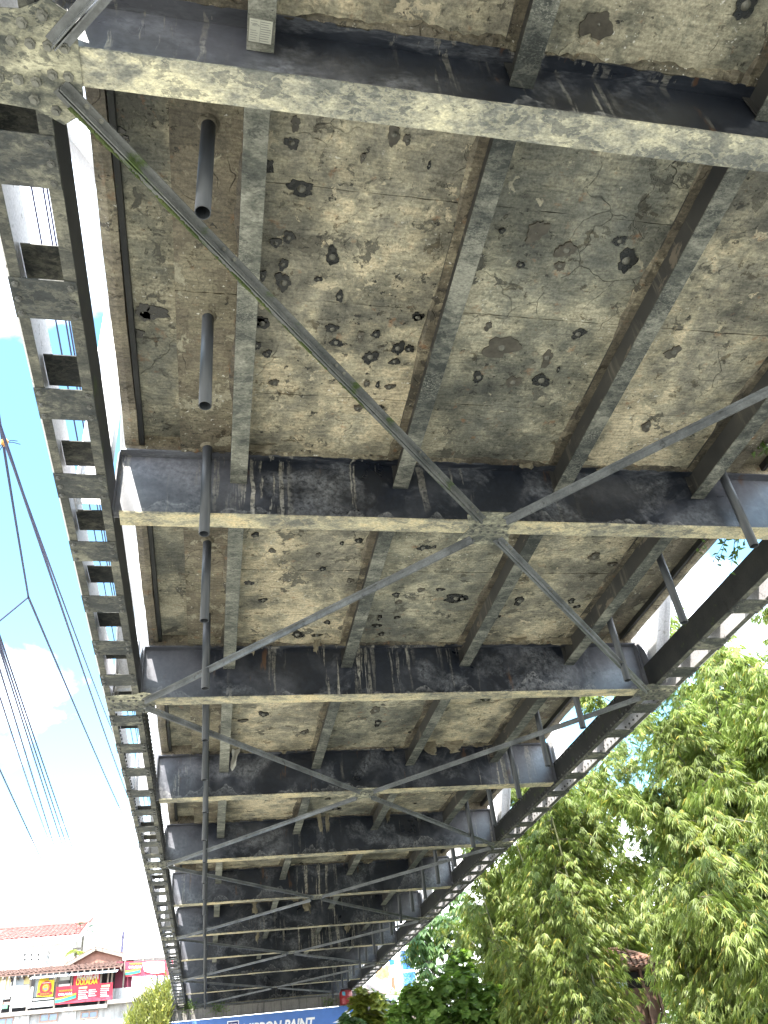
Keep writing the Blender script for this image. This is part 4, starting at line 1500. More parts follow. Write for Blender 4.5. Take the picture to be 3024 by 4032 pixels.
ring(R_ * .62, R_, 'red_print', 'emblem_ring', 0)
ring(.001, R_ * .45, 'grey_print', 'emblem_disc', 0)
MB().prism([(cx.x - R_ * .35, cx.z - .02), (cx.x + R_ * .35, cx.z - .02), (cx.x + R_ * .3, cx.z + R_ * .3), (cx.x - R_ * .3, cx.z + R_ * .3)], 'y', cx.y - .012, cx.y - .006).build('emblem_bowl', 'text_yellow', t)
printed(t, at, [(.06, .74), (.94, .72), (.98, .88), (.5, .95), (.03, .9)], 'red_print', 'ribbon', .058)
lettering('OOLALAA', t, at(.5, .83, .068), R_ * 1.5, 'text_orange', rot=(math.pi / 2, -sl, 0), thick=.003, bold=.03)
lettering('ANGKRINGAN', t, at(.5, .16, .062), R_ * 1.35, 'text_white', rot=(math.pi / 2, -sl, 0), thick=.003, bold=.02)

# canopy and boards beside the stall
cn = thing('stall_canopy', (-7, YF, zw), 'white canopy frame with maroon boards beside the brick gable', 'canopy')
a, b = A(483, 3777, YF + .1), A(680, 3774, YF + .1)
MB().box(a.x, b.x, YF + .05, YF + 2.0, a.z - .05, a.z + .13).build('canopy_top', 'white', cn)
for px in (489, 560, 600, 660):
    x = A(px, 3830, YF + .1).x
    MB().box(x - .04, x + .04, YF + .03, YF + .11, zw - .1, a.z - .051).build('post', 'timber', cn)
x0, x1 = A(454, 3850, YF + .4).x, A(521, 3850, YF + .4).x
MB().box(x0, x1, YF + .4, YF + .46, zw - .4, a.z - .06).build('board', 'maroon', cn)
x0, x1 = A(523, 3860, YF + .2).x, A(610, 3860, YF + .2).x
zz = A(560, 3862, YF + .2).z
MB().box(x0, x1, YF + .2, YF + .26, zz - .3, zz - .02).build('rail_board', 'white', cn)
MB().box(x0, x1, YF + .19, YF + .27, zz + .06, zz + .10).build('rail', 'timber', cn)

# white house behind
YH = 60.0
wh = thing('white_house', (-16, YH, -1), 'white plastered house with red tiled gable roof behind the food stall', 'house')
xw = A(258, 3740, YH).x
zev = A(150, 3697, YH - .8).z
zrd = A(150, 3652, YH + 2.6).z
MB().box(-30, xw, YH, YH + 5.2, -2, zev + .15).build('wall', 'white_wall', wh)
MB().prism([(YH, zev + .151), (YH + 2.6, zrd - .2), (YH + 5.2, zev + .151)], 'x', xw - .25, xw).build('gable', 'white_wall', wh)
rfm = MB()
xre = xw + .95
rfm.prism([(YH - .8, zev - .02), (YH + 2.6, zrd - .08), (YH + 6.0, zev - .02), (YH + 6.0, zev + .08), (YH + 2.6, zrd), (YH - .8, zev + .08)], 'x', -30, xre)
rw = rfm.build('roof', 'white', wh)
for q0, q1 in (((YH - .8, zev + .082), (YH + 2.6, zrd + .002)), ((YH + 6.0, zev + .082), (YH + 2.6, zrd + .002))):
    MB().add([(-30, q0[0], q0[1]), (xre, q0[0], q0[1]), (xre, q1[0], q1[1]), (-30, q1[0], q1[1]), (-30, q0[0], q0[1] + .02), (xre, q0[0], q0[1] + .02), (xre, q1[0], q1[1] + .02), (-30, q1[0], q1[1] + .02)], [(0, 1, 2, 3), (4, 5, 6, 7), (0, 1, 5, 4), (1, 2, 6, 5), (2, 3, 7, 6), (3, 0, 4, 7)]).build('tile_bed', 'tile_red', rw)
lay_tiles(rw, A(-20, 3680, YH).x, xre, YH - .82, zev + .10, YH + 2.6, zrd + .03, .30, 9, 'tile_red')
MB().tube([(-30, YH + 2.6, zrd + .08), (xre + .05, YH + 2.6, zrd + .08)], .12, 8).build('ridge_cap', 'tile_red', rw)
MB().tube([(xre, YH + 2.6, zrd + .1), (xre + .25, YH + 2.6, zrd + .35), (xre + .3, YH + 2.6, zrd + .7)], [.12, .09, .02], 8).build('finial', 'tile_red', rw)
# scalloped fascia boards
mb = MB()
x = A(-20, 3700, YH - .8).x
while x < xre - .2:
    pts = [(x + .002, zev - .01), (x + .002, zev - .28)] + [(x + .15 + .148 * math.cos(math.pi + a * math.pi / 6), zev - .28 - .10 * math.sin(a * math.pi / 6)) for a in range(1, 6)] + [(x + .298, zev - .28), (x + .298, zev - .01)]
    MB().prism(pts, 'y', YH - .86, YH - .83).build('fascia_board', 'white', wh)
    x += .30
for q in ((YH - .8, zev, YH + 2.6, zrd), (YH + 6.0, zev, YH + 2.6, zrd)):
    MB().bar((xre + .02, q[0], q[1] - .05), (xre + .02, q[2], q[3] - .05), [(-.02, -.16), (.02, -.16), (.02, .14), (-.02, .14)]).build('barge_board', 'white', wh)
MB().box(xw + .3, xw + .9, YH + 1.0, YH + 1.15, zev - .5, zev - .38).build('wall_bracket', 'timber', wh)
x = A(100, 3760, YH).x
MB().box(xw + .001, xw + 1.1, YH + .6, YH + 2.2, A(280, 3768, YH).z - .1, A(280, 3768, YH).z).build('canopy_slab', 'white', wh)

# small pierced ventilation block on the roof
YV = 58.2
vb_ = thing('vent_block', (-12, YV, 0), 'small white masonry block pierced by six square holes', 'vent block')
x0, x1 = A(80, 3775, YV).x, A(180, 3775, YV).x
z1_, z0_ = A(130, 3748, YV).z, A(130, 3815, YV).z
MB().box(x0, x1, YV, YV + 1.3, z0_ - 1.5, z1_).build('block', 'white_wall', vb_)
MB().box(x0 - .06, x1 + .06, YV - .06, YV + 1.36, z1_ + .001, z1_ + .06).build('coping', 'ledge', vb_)
for py in (3760, 3779):
    for px in (98, 125, 152):
        c = A(px, py, YV)
        f_ = MB().box(c.x - .11, c.x + .11, YV - .03, YV - .001, c.z - .12, c.z + .12).build('hole_frame', 'white', vb_)
        MB().box(c.x - .07, c.x + .07, YV - .036, YV - .031, c.z - .07, c.z + .07).build('opening', 'dark', f_)
        MB().box(c.x - .12, c.x + .12, YV - .07, YV - .0305, c.z - .15, c.z - .121).build('sill', 'ledge', f_)
for dy in (.4, .9):
    for py in (3763, 3783):
        z = A(150, py, YV).z
        MB().box(x1 + .001, x1 + .02, YV + dy - .1, YV + dy + .1, z - .1, z + .1).build('opening', 'dark', vb_)

# utility pole, billboard
pt, pb = A(490, 3668, 72), A(478, 3762, 72)
po = thing('utility_pole', (pb.x, 72, -1), 'slim dark utility pole rising behind the brick gable', 'pole')
MB().tube([(pb.x, 72, -2), (pb.x, 72, pt.z)], [.17, .11], 8).build('shaft', 'pole', po)
for dz, w in ((-.35, .55), (-2.2, .3), (-3.5, .25)):
    MB().box(pb.x - w * .5, pb.x + w, 71.85, 71.95, pt.z + dz - .05, pt.z + dz + .05).build('cross_arm', 'pole', po)
    for dx in (-w * .4, w * .4, w * .9):
        MB().tube([(pb.x + dx, 71.9, pt.z + dz + .05), (pb.x + dx, 71.9, pt.z + dz + .22)], .05, 6).build('insulator', 'white', po)
bbL, bbR = A(587, 3745, 78), A(690, 3745, 78)
bbt, bbb = A(620, 3718, 78).z, A(620, 3772, 78).z
bo = thing('billboard', (bbL.x, 78, -1), 'pale grey billboard with white script partly hidden by the left chord', 'billboard')
MB().box(bbL.x, bbR.x, 78, 78.2, bbb, bbt).build('board', 'billboard', bo)
for x in (bbL.x + .8, bbR.x - .8): MB().tube([(x, 78.4, -1.5), (x, 78.4, bbt - .2)], .12, 6).build('post', 'pole', bo)
for i in range(6):
    c = Vector((bbL.x + .5 + i * .5, 77.97, bbb + .85 + .1 * (i % 2)))
    pts = [c + Vector((.25 * math.cos(k), 0, (.3 + .12 * (i % 3)) * math.sin(k))) for k in np.linspace(.3, 5.2, 10)]
    MB().tube(pts, .05, 5).build('print_stroke', 'text_white', bo)
MB().box(bbL.x + 1.0, bbR.x, 77.95, 77.99, bbb + .25, bbb + .42).build('print_stroke', 'text_white', bo)

# ------------------------------------------------------------------ overhead wires


def wire(pts, label, r=.012):
    """catenary through points given as (photo x, photo y, Y)"""
    P = [A(*p) for p in (pts[0], pts[-1])]
    n = 24
    sag = .004 * (P[1] - P[0]).length
    out = [P[0].lerp(P[1], i / n) - Vector((0, 0, sag * math.sin(i / n * math.pi))) for i in range(n + 1)]
    o = MB().tube(out, r * 1.5, 5).build('overhead_wire', 'wire')
    return tag(o, label, 'wire', 'overhead wires left of the bridge')


wire([(-70, 1220, 3), (112, 2351, 9.5)], 'upper length of wire above the knot in the left sky', .011)
wire([(112, 2351, 9.5), (560, 3362, 48)], 'wire running from the knot down to the left chord end', .013)
wire([(-66, 1480, 3.6), (545, 3240, 46)], 'upper wire from the orange connector, nearer the left chord end', .013)
wire([(18, 1742, 5), (520, 3065, 36)], 'thin wire closest to the left bottom chord', .010)
wire([(112, 2351, 9.5), (-150, 2565, 9.5)], 'short wire running off left from the knot', .010)
for i, (pts, lb) in enumerate((
    ([(-60, 2330, 10), (0, 2492, 12), (279, 3330, 45), (410, 3660, 72)], 'rightmost wire of the bundle at the left edge'),
    ([(-60, 2350, 10), (0, 2519, 12), (251, 3328, 45), (380, 3640, 72)], 'second wire of the bundle from the right, left edge'),
    ([(-60, 2370, 10), (0, 2545, 12), (60, 2790, 18), (241, 3328, 45), (360, 3640, 70)], 'third wire of the bundle from the right, left edge'),
    ([(-60, 2440, 10), (0, 2600, 12), (211, 3315, 45), (320, 3630, 70)], 'leftmost wire of the bundle at the left edge'),
    ([(-60, 2560, 11), (0, 2733, 13), (114, 3064, 26), (215, 3360, 50)], 'single wire just left of the wire bundle'),
    ([(-60, 2900, 14), (0, 3022, 17), (226, 3500, 46), (300, 3640, 62)], 'lowest wire running down to the palm crown'))):
    wire(pts, lb, .013)
for i, (X_, z_) in enumerate(((-6.77, 8.0), (-6.575, 8.0), (-6.52, 8.05))):
    MBw = MB().tube([(X_, y, z_ - .0004 * (y - 15) * (40 - y) * .3) for y in range(-12, 66, 3)], .018, 5)
    tag(MBw.build('overhead_wire', 'wire'), ('cable seen through the chord openings, outermost', 'cable seen through the chord openings, middle', 'cable seen through the chord openings, nearest the deck')[i], 'wire', 'overhead wires left of the bridge')
kc = A(18, 1742, 5)
kn = thing('wire_connector', kc, 'small orange connector with loose tails on the wires at the left edge', 'connector')
MB().lathe([(.001, -.045), (.03, -.04), (.045, -.01), (.045, .02), (.025, .045), (.001, .05)], kc, 10).build('body', 'orange_knob', kn, smooth=True)
for dx, dz in ((.18, -.02), (.14, .03), (-.05, -.2), (-.1, -.16), (-.06, .16)):
    MB().tube([kc, kc + Vector((dx * .5, 0, dz * .6 + .02)), kc + Vector((dx, 0, dz))], .006, 4).build('tail', 'wire', kn)

# ================================================================== RIGHT BANK
YR = 58.0
bc = thing('blue_column', (A(1608, 3800, YR).x, YR, -7), 'tall bright blue painted column behind the leafy tree', 'column')
x0, x1 = A(1586, 3800, YR).x, A(1632, 3800, YR).x
zt_ = A(1608, 3742, YR).z
MB().box(x0, x1, YR, YR + .8, -7, zt_).build('shaft', 'blue_col', bc)
MB().box(x0 - .06, x1 + .06, YR - .06, YR + .86, zt_ + .001, zt_ + .12).build('cap', 'white', bc)
MB().box(x0 - .03, x1 + .03, YR - .03, YR - .001, zt_ - 1.3, zt_ - 1.15).build('band', 'white', bc)

mu = thing('mural_building', (9, 56, -7), 'white building with an orange painted patch beyond the right chord', 'building')
x0, x1 = A(1440, 3830, 56).x, A(1551, 3830, 56).x
z1_, z0_ = A(1530, 3772, 56).z, A(1500, 3890, 56).z
MB().box(x0, x1, 56, 59, -7, z1_).build('wall', 'white_wall', mu)
pp = [A(px, py, 55.99) for px, py in ((1478, 3846), (1484, 3828), (1496, 3818), (1500, 3806), (1513, 3812), (1522, 3797), (1533, 3802), (1531, 3822), (1535, 3836), (1528, 3852), (1516, 3850), (1506, 3860), (1492, 3854))]
MB().prism([(p.x, p.z) for p in pp], 'y', 55.985, 55.999).build('painted_patch', 'mural_orange', mu)
xa = A(1545, 3880, 56).x
MB().prism([(xa - .02, A(1546, 3850, 56).z), (x1 + .01, A(1546, 3845, 56).z), (x1 + .01, z0_ - .2), (xa - .1, z0_ - .2)], 'y', 55.98, 55.999).build('red_stripe', 'mural_red', mu)
xa = A(1533, 3795, 56).x
MB().box(xa, xa + .35, 55.98, 55.999, A(1536, 3800, 56).z, A(1536, 3778, 56).z).build('blue_patch', 'blue_col', mu)

sh = thing('roofed_shed', (7.5, 50, -7), 'low shed with a brown sheet roof beside the drum', 'shed')
P0, P1, P2, P3 = A(1440, 3905, 51.5), A(1440, 3868, 55), A(1530, 3875, 55), A(1580, 3916, 51.5)
MB().add([P0, P3, P2, P1, P0 - Vector((0, 0, .08)), P3 - Vector((0, 0, .08)), P2 - Vector((0, 0, .08)), P1 - Vector((0, 0, .08))], [(0, 1, 2, 3), (7, 6, 5, 4), (0, 4, 5, 1), (1, 5, 6, 2), (2, 6, 7, 3), (3, 7, 4, 0)]).build('roof', 'shed_roof', sh)
MB().box(P0.x + .1, P3.x - .3, 51.8, 54.8, -7, min(P0.z, P3.z) - .1).build('wall', 'dark', sh)
q = [A(1520, 3935, 50), A(1545, 3921, 51), A(1572, 3922, 51), A(1590, 3936, 50)]
MB().add(q + [v - Vector((0, 0, .04)) for v in q], [(0, 3, 2, 1), (4, 5, 6, 7), (0, 1, 5, 4), (1, 2, 6, 5), (2, 3, 7, 6), (3, 0, 4, 7)]).build('awning', 'blue_sheet', sh)

fp = thing('fence_panel', (7.5, 46, -7), 'brown sheet fence panel with blue top rail behind the shrub', 'fence')
x0, x1 = A(1494, 4005, 46).x, A(1640, 4005, 46).x
z1_ = A(1540, 3982, 46).z
MB().box(x0, x1, 46, 46.05, -7, z1_).build('sheet', 'panel_brown', fp)
MB().box(x0, x1, 45.96, 46.09, z1_ + .001, z1_ + .10).build('rail', 'blue_col', fp)
MB().box(x0 - .09, x0 - .002, 45.96, 46.06, -7, z1_ - .1).build('post', 'post_orange', fp)

# tiled hut among the bamboo
hc = A(2470, 3790, 27.5)
hut = thing('garden_hut', (hc.x, 28.5, -7.3), 'small wooden hut with a hipped brown tile roof half hidden by bamboo', 'hut')
zr0 = A(2470, 3812, 26.6).z
zr1 = A(2470, 3738, 28.6).z
hx0, hx1 = A(2340, 3815, 26.6).x, A(2640, 3815, 26.6).x
hm = (hx0 + hx1) / 2
hroof = MB().add([(hx0, 26.6, zr0), (hx1, 26.6, zr0), (hx1, 30.6, zr0), (hx0, 30.6, zr0), (hm - .6, 28.6, zr1), (hm + .6, 28.6, zr1)], [(0, 1, 5, 4), (1, 2, 5), (2, 3, 4, 5), (3, 0, 4), (3, 2, 1, 0)]).build('roof', 'hut_tile', hut)
tm = tile_me(.2, .30, 'hut_tile', .025)
dv = Vector((0, 2.0, zr1 - zr0)); rows = 9
for r_ in range(rows):
    f = r_ / rows
    xa, xb = hx0 + (hm - .6 - hx0) * f, hx1 + (hm + .6 - hx1) * f
    for i in range(int((xb - xa) / .2)):
        o = bpy.data.objects.new('roof_tile', tm); COL.objects.link(o); o.parent = hroof
        o.location = (xa + .1 + i * .2, 26.6 + 2.0 * f, zr0 + (zr1 - zr0) * f + random.uniform(0, .01))
        o.rotation_euler = (math.atan2(dv.z, 2.0) - .04, 0, random.uniform(-.03, .03))
for s0, s1 in (((hx0, 26.6, zr0), (hm - .6, 28.6, zr1)), ((hx1, 26.6, zr0), (hm + .6, 28.6, zr1)), ((hm - .6, 28.6, zr1), (hm + .6, 28.6, zr1))):
    MB().tube([Vector(s0) + Vector((0, 0, .05)), Vector(s1) + Vector((0, 0, .05))], .07, 6).build('ridge_cap', 'hut_tile', hroof)
for x in (hx0 + .4, hm - .5, hm + .5, hx1 - .4):
    MB().box(x - .05, x + .05, 27.1, 27.2, -7.3, zr0 + .1).build('post', 'hut_wood', hut)
nsl = 16
for i in range(nsl):
    x = hx0 + .45 + i * (hx1 - hx0 - .9) / nsl
    MB().box(x, x + .12, 27.22, 27.25, zr0 - 1.6, zr0 - .55).build('slat', 'hut_wood', hut)
MB().box(hx0 + .4, hx1 - .4, 27.4, 30, -7.2, zr0 - .05).build('interior', 'dark', hut)
MB().box(hx0 + .3, hx1 - .3, 26.95, 27.05, zr0 - 1.95, zr0 - 1.65).build('rail_board', 'white', hut)
MB().box(hx0 + 1.4, hx1, 26.8, 26.85, zr0 - 2.6, zr0 - 1.96).build('panel', 'green_panel', hut)
MB().box(hx0 + .3, hm - .2, 26.9, 26.97, zr0 - .55, zr0 - .35).build('sign_board', 'blue_sheet', hut)

# small things seen through the leaves
wc = A(2035, 3928, 34)
kb = thing('white_kiosk', (wc.x, 34, -7.3), 'white kiosk roof glimpsed behind the shrubs with blue figures', 'kiosk')
MB().box(wc.x - .7, wc.x + .7, 34, 35.4, wc.z - .05, wc.z + .28).build('roof', 'white', kb)
for dx in (-.6, .6): MB().box(wc.x + dx - .05, wc.x + dx + .05, 34.1, 34.2, -7.3, wc.z - .051).build('post', 'white', kb)
for i in range(6):
    x = wc.x - .5 + i * .2
    MB().box(x, x + .1, 33.95, 33.99, wc.z - .45, wc.z - .15 + .05 * (i % 2)).build('banner_strip', 'blue_col', kb)
MB().box(wc.x - .6, wc.x + .6, 34.15, 35.2, -7.3, wc.z - .9).build('counter', 'white_wall', kb)

# ================================================================== VEGETATION


def bamboo(base, ncul, H, spread, label, mat='leaf_bamboo', seed=1, bias=(0, 0), fans=15, branches=44, leafL=.25, tmin=.3):
    """clump of arching culms; drooping hands of narrow leaves on side branches"""
    r = np.random.default_rng(seed)
    rd = random.Random(seed)
    bx, by, bz = base
    t_ = thing('bamboo_clump', base, label, 'bamboo', 'bamboo clumps on the right bank')
    P, D, Nn, Ln = [], [], [], []
    tw = MB()
    for c in range(ncul):
        az = rd.uniform(0, math.tau)
        hx, hy = math.cos(az) + bias[0], math.sin(az) + bias[1]
        h = H * rd.uniform(.62, 1.05)
        sp = spread * rd.uniform(.35, 1.15)
        ox, oy = rd.uniform(-.5, .5), rd.uniform(-.5, .5)

        def cur(t):
            return Vector((bx + ox + hx * sp * t ** 2.1, by + oy + hy * sp * t ** 2.1, bz + h * (1.32 * t - .32 * t ** 3.2)))
        pts = [cur(i / 14) for i in range(15)]
        MB().tube(pts, [.045 * (1 - .85 * i / 14) + .004 for i in range(15)], 6).build('culm', 'culm', t_)
        for b in range(branches):
            t = tmin + (1 - tmin) * (b + rd.random()) / branches
            p0 = cur(t)
            a2 = rd.uniform(0, math.tau)
            ln = rd.uniform(.5, 1.35) * (1.25 - .6 * t)
            dv = Vector((math.cos(a2) + hx * .35, math.sin(a2) + hy * .35, rd.uniform(-.15, .55)))
            dv.normalize()
            e = [p0 + dv * ln * f + Vector((0, 0, -.55 * ln * f * f)) for f in (0, .33, .66, 1)]
            tw.tube(e, [.008, .006, .004, .003], 3, cap=False)
            for k in range(fans):
                f = rd.uniform(.15, 1.05)
                i = min(2, int(f * 3)); q = e[i].lerp(e[i + 1], f * 3 - i)
                q = q + Vector((rd.gauss(0, .10), rd.gauss(0, .10), rd.gauss(0, .10)))
                ho = Vector((math.cos(a2) + rd.gauss(0, .6), math.sin(a2) + rd.gauss(0, .6), 0))
                ho.normalize()
                m = (ho * rd.uniform(.25, .95) + Vector((0, 0, -rd.uniform(.35, 1.0)))).normalized()
                s = m.cross(Vector((0, 0, 1))).normalized()
                nl = rd.randint(5, 8)
                up = s.cross(m)
                for j in range(nl):
                    a = (j / (nl - 1) - .5) * rd.uniform(1.0, 1.7)
                    d = m * math.cos(a) + s * math.sin(a) + up * rd.gauss(0, .12)
                    P.append(q); D.append(d); Nn.append(up + Vector((rd.gauss(0, .25), rd.gauss(0, .25), rd.gauss(0, .25)))); Ln.append(leafL * rd.uniform(.65, 1.2))
    tw.build('branchlets', 'twig', t_)
    tag(t_.children[-1], None)
    Ln = np.array(Ln)
    o = obj('foliage', leaf_mesh('bamboo_leaves', P, D, Nn, Ln, Ln * .13, mat, fold=.2, curve=.22), t_)
    tag(o, kind='stuff')
    for ch in t_.children:
        if ch.name.startswith('branchlets'): ch['kind'] = 'stuff'
    return t_


GZ = -7.3
bamboo((11.2, 12.6, GZ), 17, 9.9, 3.2, 'nearest bamboo clump filling the right edge of the photo', seed=1, bias=(-.35, -.1))
bamboo((10.8, 17.0, GZ), 17, 11.3, 3.2, 'tall pale bamboo clump right of the bridge node', seed=2, bias=(-.25, -.2), tmin=.52)
bamboo((13.6, 17.5, GZ), 14, 13.0, 3.2, 'tallest bamboo clump with tips against the sky', seed=3, bias=(-.2, -.2))
bamboo((7.3, 23.0, GZ), 17, 11.2, 2.5, 'bamboo clump in the middle of the row', seed=4, bias=(.45, -.1), tmin=.2)
bamboo((7.9, 29.8, GZ), 14, 11.2, 2.4, 'far bamboo clump drooping beside the bright sky gap', seed=5, bias=(.1, -.1), tmin=.35)
bamboo((9.0, 14.2, GZ), 12, 5.8, 2.3, 'low bamboo clump drooping at the bottom right corner', seed=6, bias=(-.2, -.2))
bamboo((11.2, 18.8, GZ), 10, 7.9, 2.0, 'yellowish bamboo clump in front of the green ones', mat='leaf_bamboo_yellow', seed=7, bias=(-.1, -.2))
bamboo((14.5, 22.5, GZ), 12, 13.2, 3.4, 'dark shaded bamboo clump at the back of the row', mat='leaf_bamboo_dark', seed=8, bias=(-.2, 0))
bamboo((8.9, 32.0, GZ), 12, 11.6, 2.6, 'thin bamboo clump behind the right chord', seed=9, bias=(-.1, 0), branches=30)

bamboo((9.7, 17.2, GZ), 12, 6.2, 1.5, 'low bamboo clump at the bottom right, beside the hut', seed=11, bias=(.1, -.2), tmin=.15, branches=36)
bamboo((7.0, 25.8, GZ), 10, 6.4, 1.3, 'low bamboo clump left of the hut', seed=12, bias=(0, -.2), tmin=.1, branches=36)
bamboo((9.0, 18.6, GZ), 12, 6.0, 1.3, 'low bamboo clump drooping right beside the hut wall', seed=14, bias=(.25, -.2), tmin=.12, branches=36)
bamboo((14.0, 23.6, GZ), 15, 12.4, 3.0, 'bamboo clump arching above the hut roof', seed=15, bias=(-.75, -.05), tmin=.58)
bamboo((13.4, 32.6, GZ), 14, 13.0, 3.0, 'tall bamboo clump rising behind the hut', seed=16, bias=(-.1, -.1), tmin=.28)
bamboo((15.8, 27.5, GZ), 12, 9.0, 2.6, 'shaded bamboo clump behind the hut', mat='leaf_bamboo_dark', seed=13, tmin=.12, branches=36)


def crown_tree(name, base, blobs, label, mat, style, leafL, n, trunk_r=.16, cat='tree', group=None, seed=1, limb=True):
    r = np.random.default_rng(seed)
    rd = random.Random(seed)
    t_ = thing(name, base, label, cat, group)
    b = Vector(base)
    tr = MB()
    top = sum((Vector(c) for c, _ in blobs), Vector()) / len(blobs)
    mid = b.lerp(top, .55) + Vector((.2, .1, 0))
    tr.tube([b, b.lerp(mid, .5) + Vector((-.1, .05, 0)), mid, mid.lerp(top, .6)], [trunk_r, trunk_r * .8, trunk_r * .6, trunk_r * .3], 8)
    if limb:
        for c, rr in blobs:
            c = Vector(c)
            tr.tube([mid, mid.lerp(c, .5) + Vector((0, 0, .15)), c], [trunk_r * .45, trunk_r * .25, .01], 6)
            for _ in range(5):
                e = c + Vector((rd.gauss(0, rr * .5), rd.gauss(0, rr * .5), rd.gauss(0, rr * .4)))
                tr.tube([c, c.lerp(e, .5) + Vector((0, 0, .05)), e], [.02, .012, .005], 4)
    tr.build('trunk', 'bark', t_)
    P, D, Nn, Ln = [], [], [], []
    tot = sum(rr ** 2 for _, rr in blobs)
    for c, rr in blobs:
        c = Vector(c)
        m = int(n * rr ** 2 / tot)
        # clusters inside the blob, uneven
        for _ in range(m):
            dirv = Vector((rd.gauss(0, 1), rd.gauss(0, 1), rd.gauss(0, 1)))
            dirv.normalize()
            q = c + Vector((dirv.x * rr, dirv.y * rr, dirv.z * rr * .8)) * (rd.random() ** .45) * rd.uniform(.75, 1.1)
            if style == 'pinnate':
                ho = Vector((dirv.x + rd.gauss(0, .4), dirv.y + rd.gauss(0, .4), 0)); ho.normalize()
                ln = rd.uniform(.4, .75)
                s = ho.cross(Vector((0, 0, 1)))
                for k in range(6):
                    f = (k + .5) / 6
                    pt = q + ho * ln * f + Vector((0, 0, .1 * f - .35 * ln * f * f))
                    for sd in (-1, 1):
                        P.append(pt); D.append(s * sd * .55 + ho * .2 + Vector((0, 0, -.85))); Nn.append(ho + Vector((rd.gauss(0, .2), rd.gauss(0, .2), .3))); Ln.append(leafL * rd.uniform(.8, 1.15))
            elif style == 'rosette':
                ax = (dirv * .5 + Vector((0, 0, .9)) + Vector((rd.gauss(0, .3), rd.gauss(0, .3), 0))).normalized()
                s = ax.cross(Vector((.3, 1, .1))).normalized(); u = ax.cross(s)
                k = rd.randint(6, 9); a0 = rd.random() * 6
                for j in range(k):
                    a = a0 + j * math.tau / k
                    d = s * math.cos(a) + u * math.sin(a) + ax * rd.uniform(.05, .5)
                    P.append(q); D.append(d); Nn.append(ax); Ln.append(leafL * rd.uniform(.75, 1.2))
            else:
                for j in range(5):
                    d = dirv * .6 + Vector((rd.gauss(0, .7), rd.gauss(0, .7), rd.gauss(-.1, .6)))
                    P.append(q + Vector((rd.gauss(0, .1), rd.gauss(0, .1), rd.gauss(0, .1)))); D.append(d); Nn.append(Vector((rd.gauss(0, .6), rd.gauss(0, .6), 1))); Ln.append(leafL * rd.uniform(.7, 1.2))
    Ln = np.array(Ln)
    wd = {'pinnate': .30, 'rosette': .62, 'bush': .45}[style]
    o = obj('crown', leaf_mesh(name + '_leaves', P, D, Nn, Ln, Ln * wd, mat, fold=.12, curve=.1, hexa=(style == 'rosette')), t_)
    tag(o, kind='stuff')
    return t_


def B(px, py, Y, r):
    p = A(px, py, Y)
    return ((p.x, p.y, p.z), r)


# drooping compound-leaf tree between bridge and bamboo
Y_ = 40
p = A(1770, 3760, Y_)
crown_tree('leafy_tree', (p.x, Y_, -7.3), [B(1700, 3640, Y_, .95), B(1830, 3600, Y_ - 1, .9), B(1760, 3720, Y_, .95), B(1650, 3760, Y_ + 1, .75), B(1870, 3690, Y_, .75), B(1700, 3820, Y_, .65), B(1620, 3690, Y_, .7), B(1900, 3800, Y_ + 1, .6), B(1780, 3530, Y_ + 1, .9)],
           'tree with drooping paired leaflets between the right chord and the bamboo', 'leaf_tree', 'pinnate', .30, 620, .15, seed=3)
# broad-leaved shrub at the bottom
Y_ = 27
p = A(1770, 4000, Y_)
crown_tree('broadleaf_shrub', (p.x, Y_, -7.3), [B(1640, 3930, Y_, .55), B(1740, 3900, Y_, .5), B(1830, 3880, Y_, .5), B(1700, 3990, Y_, .7), B(1830, 3970, Y_, .7), B(1930, 3920, Y_, .5), B(1960, 4000, Y_, .6), B(1580, 3990, Y_, .5), B(1600, 4060, Y_, .6), B(1880, 4060, Y_, .7), B(1750, 4080, Y_, .8)],
           'broad-leaved green shrub at the bottom centre right', 'leaf_shrub', 'rosette', .19, 1300, .08, 'shrub', seed=5)
Y_ = 29
p = A(1800, 3850, Y_)
crown_tree('broadleaf_sapling', (p.x, Y_, -7.3), [B(1790, 3790, Y_, .28), B(1830, 3760, Y_, .26), B(1770, 3830, Y_, .3), B(1840, 3830, Y_, .32), B(1800, 3870, Y_, .25)],
           'bright green sapling rising above the broad-leaved shrub', 'leaf_shrub', 'rosette', .20, 130, .05, 'sapling', seed=6)
Y_ = 44
p = A(1440, 3990, Y_)
crown_tree('papaya_plant', (p.x, Y_, -7.3), [B(1440, 3925, Y_, .55), B(1490, 3950, Y_, .55), B(1420, 3990, Y_, .6), B(1500, 4010, Y_, .5), B(1400, 3950, Y_, .35), B(1450, 4040, Y_, .6)],
           'yellow-green big-leaved plant right of the red drum', 'leaf_yellow', 'rosette', .36, 150, .08, 'plant', seed=8)
Y_ = 43
p = A(1370, 4030, Y_)
crown_tree('dark_leaf_plant', (p.x, Y_, -7.3), [B(1360, 4030, Y_, .45), B(1400, 4045, Y_, .45)], 'dark leaves in front of the painted white cloud', 'leaf_tree', 'rosette', .36, 40, .05, 'plant', seed=18)
